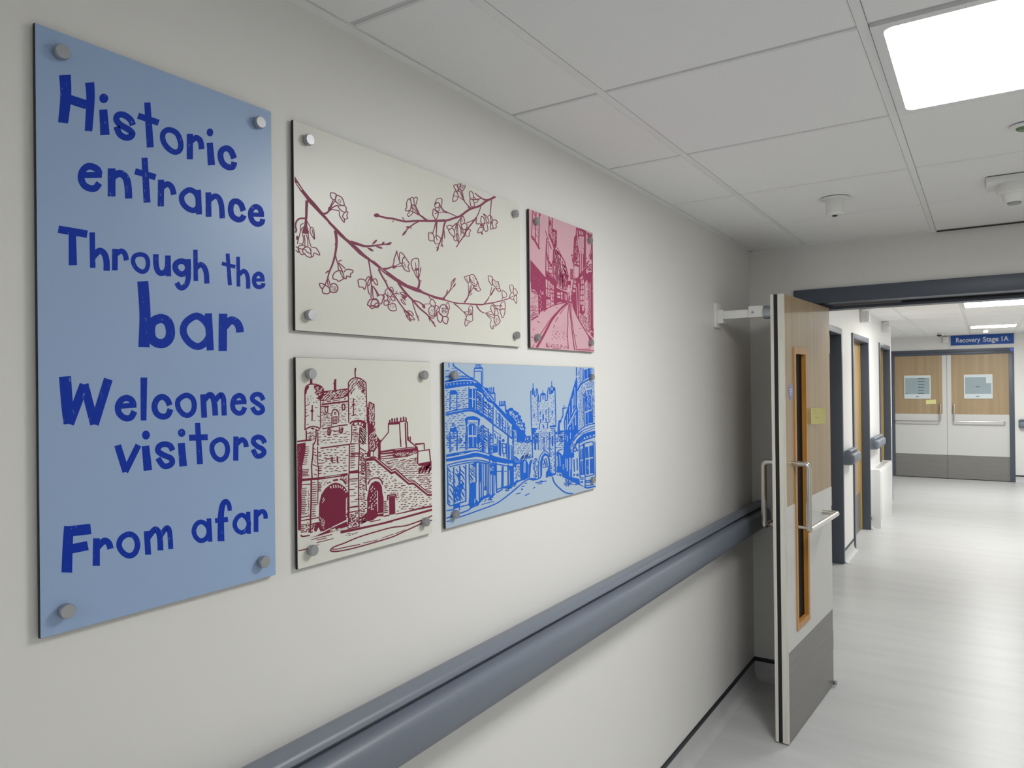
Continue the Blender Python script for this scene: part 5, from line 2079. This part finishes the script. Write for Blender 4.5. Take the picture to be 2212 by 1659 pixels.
# ------------------------------------------------------------------ side doors beyond (door_2 .. door_4)
NAMES = ('nearest dark framed side door, mostly hidden by the open fire door', 'middle dark framed side door with a sliver of oak leaf', 'farthest dark framed side door above the white wall box')
for k, (a, b) in enumerate(DOORS):
    d = empty('door_%d' % (k + 2), (0.0, (a + b) / 2, 0.0))
    struct(d, NAMES[k])
    t0 = 0.052
    G().box(-0.16, 0.014, a, a + t0, 0, SZ, 0.003).build('jamb', 'frame', d, smooth=True)
    G().box(-0.16, 0.014, b - t0, b, 0, SZ, 0.003).build('jamb', 'frame', d, smooth=True)
    G().box(-0.16, 0.014, a + t0, b - t0, SZ - 0.055, SZ, 0.003).build('header', 'frame', d, smooth=True)
    q = -0.125 if k == 0 else -0.085
    lf = box('leaf', 'wood', -0.158, q, a + t0, b - t0, 0.006, SZ - 0.055, d)
    box('kick_plate', 'kick', q, q + 0.0015, a + t0 + 0.01, b - t0 - 0.04, 0.01, 0.42, lf)
    box('lipping', 'lipy', q, q + 0.014, b - t0 - 0.020, b - t0, 0.006, SZ - 0.055, lf)

# corner guard on the outside corner of the far wall
cg = G().box(-0.10, 0.003, YC, YC + 0.003, 0.0, 1.02).box(0.0, 0.003, YC - 0.05, YC + 0.003, 0.0, 1.02).build('trim_2', 'rail')
struct(cg, 'grey corner guard at the end of the far left wall')

# white boxed-in radiator
rb = empty('radiator_cover', (0.05, 9.58, 0.0))
prop(rb, 'white boxed radiator cover on the floor below the far handrail', 'radiator cover')
G().box(0.001, 0.098, 9.02, 10.16, 0.0, 0.655, 0.004).build('casing', 'whitem', rb, smooth=True)
G().box(0.098, 0.104, 9.05, 10.13, 0.10, 0.63, 0.002).build('front_panel', 'whitem', rb, smooth=True)
for k in range(4):
    box('grille_slot', 'greyp', 0.022 + 0.016 * k, 0.030 + 0.016 * k, 9.14, 10.04, 0.655, 0.6565, rb)

# ------------------------------------------------------------------ far double door (door_5)
ed = empty('door_5', ((EX0 + EX1) / 2, YE, 0))
struct(ed, 'closed oak double door at the far end of the corridor')
Y0 = YE - 0.014
for x0, x1 in ((EX0, EX0 + 0.07), (EX1 - 0.07, EX1)):
    G().box(x0, x1, Y0, YE + 0.13, 0, EZ - 0.09, 0.003).build('jamb', 'frame', ed, smooth=True)
G().box(EX0, EX1, Y0, YE + 0.13, EZ - 0.045, EZ, 0.003).build('header', 'frame', ed, smooth=True)
G().box(EX0, EX1, Y0 + 0.012, YE + 0.13, EZ - 0.09, EZ - 0.045, 0.003).build('header', 'frame', ed, smooth=True)
XM = 0.545
YL = YE + 0.012
for side, (a, b) in enumerate(((EX0 + 0.07, XM - 0.002), (XM + 0.002, EX1 - 0.07))):
    lf = box('leaf', 'pale', a, b, YL, YL + 0.05, 0.008, EZ - 0.092, ed)
    m0, m1 = (a, XM - 0.065) if side == 0 else (XM + 0.065, b)
    box('oak_sheet', 'wood', m0, m1, YL - 0.002, YL, 1.085, EZ - 0.092, lf)
    box('kick_plate', 'kick', a, b, YL - 0.002, YL, 0.008, 0.400, lf)
    wx = (-0.088, 0.312) if side == 0 else (0.790, 1.188)
    fp = box('vision_frame', 'pane', wx[0], wx[1], YL - 0.014, YL - 0.002, 1.345, 1.745, ed)
    box('dark_line', 'bead', wx[0] - 0.006, wx[1] + 0.006, YL - 0.010, YL - 0.002, 1.745, 1.753, fp)
    box('view_area', 'paneg', wx[0] + 0.018, wx[1] - 0.018, YL - 0.0155, YL - 0.014, 1.425, 1.70, fp)
    if side == 0:
        for q in range(6):
            box('blind_slat', 'paned', 0.125, 0.212 + 0.002 * q, YL - 0.017, YL - 0.0155, 1.432 + 0.05 * q, 1.442 + 0.05 * q, fp)
        box('blind_slat', 'paned', -0.065, -0.035, YL - 0.017, YL - 0.0155, 1.430, 1.438, fp)
        box('small_mark', 'greyp', 0.085, 0.135, YL - 0.015, YL - 0.014, 1.372, 1.392, fp)
    else:
        box('blind_slat', 'paned', 0.955, 1.01, YL - 0.017, YL - 0.0155, 1.535, 1.546, fp)
        box('dark_line', 'greyp', 0.87, 1.15, YL - 0.0165, YL - 0.0155, 1.548, 1.552, fp)
        box('view_area', 'pane', 1.10, 1.17, YL - 0.0165, YL - 0.0155, 1.60, 1.70, fp)
        box('small_mark', 'greyp', 0.955, 1.005, YL - 0.015, YL - 0.014, 1.372, 1.392, fp)
    if side == 0:
        pts = [(0.452, YL, 1.262), (0.452, YL - 0.072, 1.262), (0.452, YL - 0.072, 0.965), (-0.215, YL - 0.072, 0.965), (-0.215, YL, 0.965)]
    else:
        pts = [(0.648, YL, 1.262), (0.648, YL - 0.072, 1.262), (0.648, YL - 0.072, 0.965), (1.345, YL - 0.072, 0.965), (1.345, YL, 0.965)]
    prop(G().tube(arc_path(pts, 0.022), 0.0115, 14).build('pull_handle', 'steel', ed, smooth=True), 'brushed steel L shaped pull handle')
prop(box('corner_tag', 'tagb', EX1 - 0.052, EX1 - 0.008, Y0 - 0.002, Y0, EZ - 0.055, EZ - 0.008, ed), 'bright blue tag')
for k, x in enumerate((0.238, 0.312)):
    sticky('sticky_note', (x, YL - 0.0035, 1.250 + 0.004 * k), (1, 0, 0), (0, 0, 1), 0.074, 0.074, 0.004, ('left' if k == 0 else 'right') + ' of the two yellow notes on the far double door', 'sticky notes')

# ------------------------------------------------------------------ blue sign above the far door
sg = empty('hanging_sign', (1.045, YE, 2.235))
prop(sg, 'blue wall sign reading Recovery Stage 1A above the far double door', 'sign')
G().box(0.612, 1.482, YE - 0.022, YE - 0.001, 2.235, 2.398, 0.002).build('board', 'signb', sg, smooth=True)
for word, xa, xb in (('Recovery', 0.688, 1.028), ('Stage', 1.066, 1.276), ('1A', 1.318, 1.412)):
    fc = bpy.data.curves.new('lettering', 'FONT')
    fc.body = word
    fc.size = 0.112
    fc.extrude = 0.0004
    fc.offset = 0.0012
    fo = bpy.data.objects.new('lettering', fc)
    COL.objects.link(fo)
    bpy.context.view_layer.update()
    me = bpy.data.meshes.new_from_object(fo.evaluated_get(bpy.context.evaluated_depsgraph_get()))
    bpy.data.objects.remove(fo, do_unlink=True)
    xs = [v.co.x for v in me.vertices]
    fx = (xb - xa) / (max(xs) - min(xs))
    for v in me.vertices:       # text plane x,y -> world x,z facing -y
        v.co = Vector((xa + (v.co.x - min(xs)) * fx - 1.045, -0.0235 - v.co.z, 0.046 + v.co.y))
    me.materials.clear()
    me.materials.append(MT['signw'])
    lo = bpy.data.objects.new('lettering', me)
    COL.objects.link(lo)
    lo.parent = sg
    prop(lo, 'white bold word ' + word)

# ------------------------------------------------------------------ ceiling fittings
ZT0 = HC - 0.009
sm = empty('smoke_detector', (0.600, 3.125, ZT0))
prop(sm, 'white cylindrical detector hanging from the ceiling tile left of centre', 'detector', 'ceiling detectors')
G().lathe((0.600, 3.125, ZT0), (0, 0, -1), [(0, 0.054), (0.003, 0.054), (0.006, 0.046)], 36).build('base', 'white', sm, smooth=True)
G().lathe((0.600, 3.125, ZT0 - 0.006), (0, 0, -1), [(0, 0.036), (0.055, 0.034), (0.061, 0.028)], 32).build('body', 'white', sm, smooth=True)
G().lathe((0.600, 3.125, ZT0 - 0.067), (0, 0, -1), [(0, 0.010), (0.004, 0.009)], 16).build('sensor', 'black', sm, smooth=True)
pr = empty('smoke_detector', (1.19, 3.21, ZT0))
prop(pr, 'white stepped detector with grey lens near the right edge of the ceiling', 'detector', 'ceiling detectors')
G().box(1.105, 1.275, 3.125, 3.295, ZT0 - 0.020, ZT0, 0.004).build('base', 'white', pr, smooth=True)
G().lathe((1.19, 3.21, ZT0 - 0.020), (0, 0, -1), [(0, 0.055), (0.030, 0.055), (0.036, 0.048)], 36).build('collar', 'white', pr, smooth=True)
G().lathe((1.19, 3.21, ZT0 - 0.056), (0, 0, -1), [(0, 0.040), (0.020, 0.034), (0.030, 0.028)], 32).build('body', 'white', pr, smooth=True)
G().lathe((1.19, 3.21, ZT0 - 0.086), (0, 0, -1), [(0, 0.022), (0.006, 0.020)], 24).build('sensor', 'greyp', pr, smooth=True)
rs = empty('motion_sensor', (1.195, 2.555, ZT0))
prop(rs, 'small flush ceiling sensor with greenish lens beside the lit panel', 'sensor')
G().lathe((1.195, 2.555, ZT0), (0, 0, -1), [(0, 0.034), (0.004, 0.034), (0.007, 0.029)], 32).build('bezel', 'white', rs, smooth=True)
G().lathe((1.195, 2.555, ZT0 - 0.007), (0, 0, -1), [(0, 0.019), (0.006, 0.016), (0.009, 0.009)], 24).build('lens', 'green', rs, smooth=True)
fd = empty('smoke_detector', (1.10, 12.80, HF - 0.009))
prop(fd, 'small white ceiling detector in front of the blue sign', 'detector', 'ceiling detectors')
G().lathe((1.10, 12.80, HF - 0.009), (0, 0, -1), [(0, 0.055), (0.02, 0.05)], 28).build('base', 'white', fd, smooth=True)
G().lathe((1.10, 12.80, HF - 0.029), (0, 0, -1), [(0, 0.04), (0.035, 0.03)], 28).build('body', 'white', fd, smooth=True)
dc = empty('dome_camera', (0.505, 13.40, HF - 0.009))
prop(dc, 'small white and black dome camera on the far ceiling left of the sign', 'camera')
G().lathe((0.505, 13.40, HF - 0.009), (0, 0, -1), [(0, 0.05), (0.025, 0.045)], 28).build('base', 'white', dc, smooth=True)
G().lathe((0.485, 13.38, HF - 0.034), (0, 0, -1), [(0, 0.036), (0.014, 0.030), (0.024, 0.016)], 24).build('dome', 'black', dc, smooth=True)
for (y0, z0, lab) in ((8.35, 2.265, 'nearer pale box high on the far left wall'), (10.25, 2.270, 'farther pale box high on the far left wall')):
    bx = empty('wall_sounder', (0.0, y0 + 0.05, z0))
    prop(bx, lab, 'wall box', 'pale boxes on the far left wall')
    G().box(0.0, 0.085, y0, y0 + 0.12, z0, z0 + 0.115, 0.006).build('housing', 'white', bx, smooth=True)
    G().box(0.058, 0.088, y0 - 0.006, y0 + 0.126, z0 + 0.02, z0 + 0.095, 0.003).build('cover', 'white', bx, smooth=True)
wb = empty('wall_sounder', (0.545, YE, 2.29))
prop(wb, 'pale box on the end wall beside the blue sign', 'wall box')
G().box(0.495, 0.585, YE - 0.07, YE, 2.285, 2.385, 0.006).build('housing', 'white', wb, smooth=True)
G().box(0.505, 0.575, YE - 0.076, YE - 0.07, 2.295, 2.375, 0.002).build('cover', 'white', wb, smooth=True)
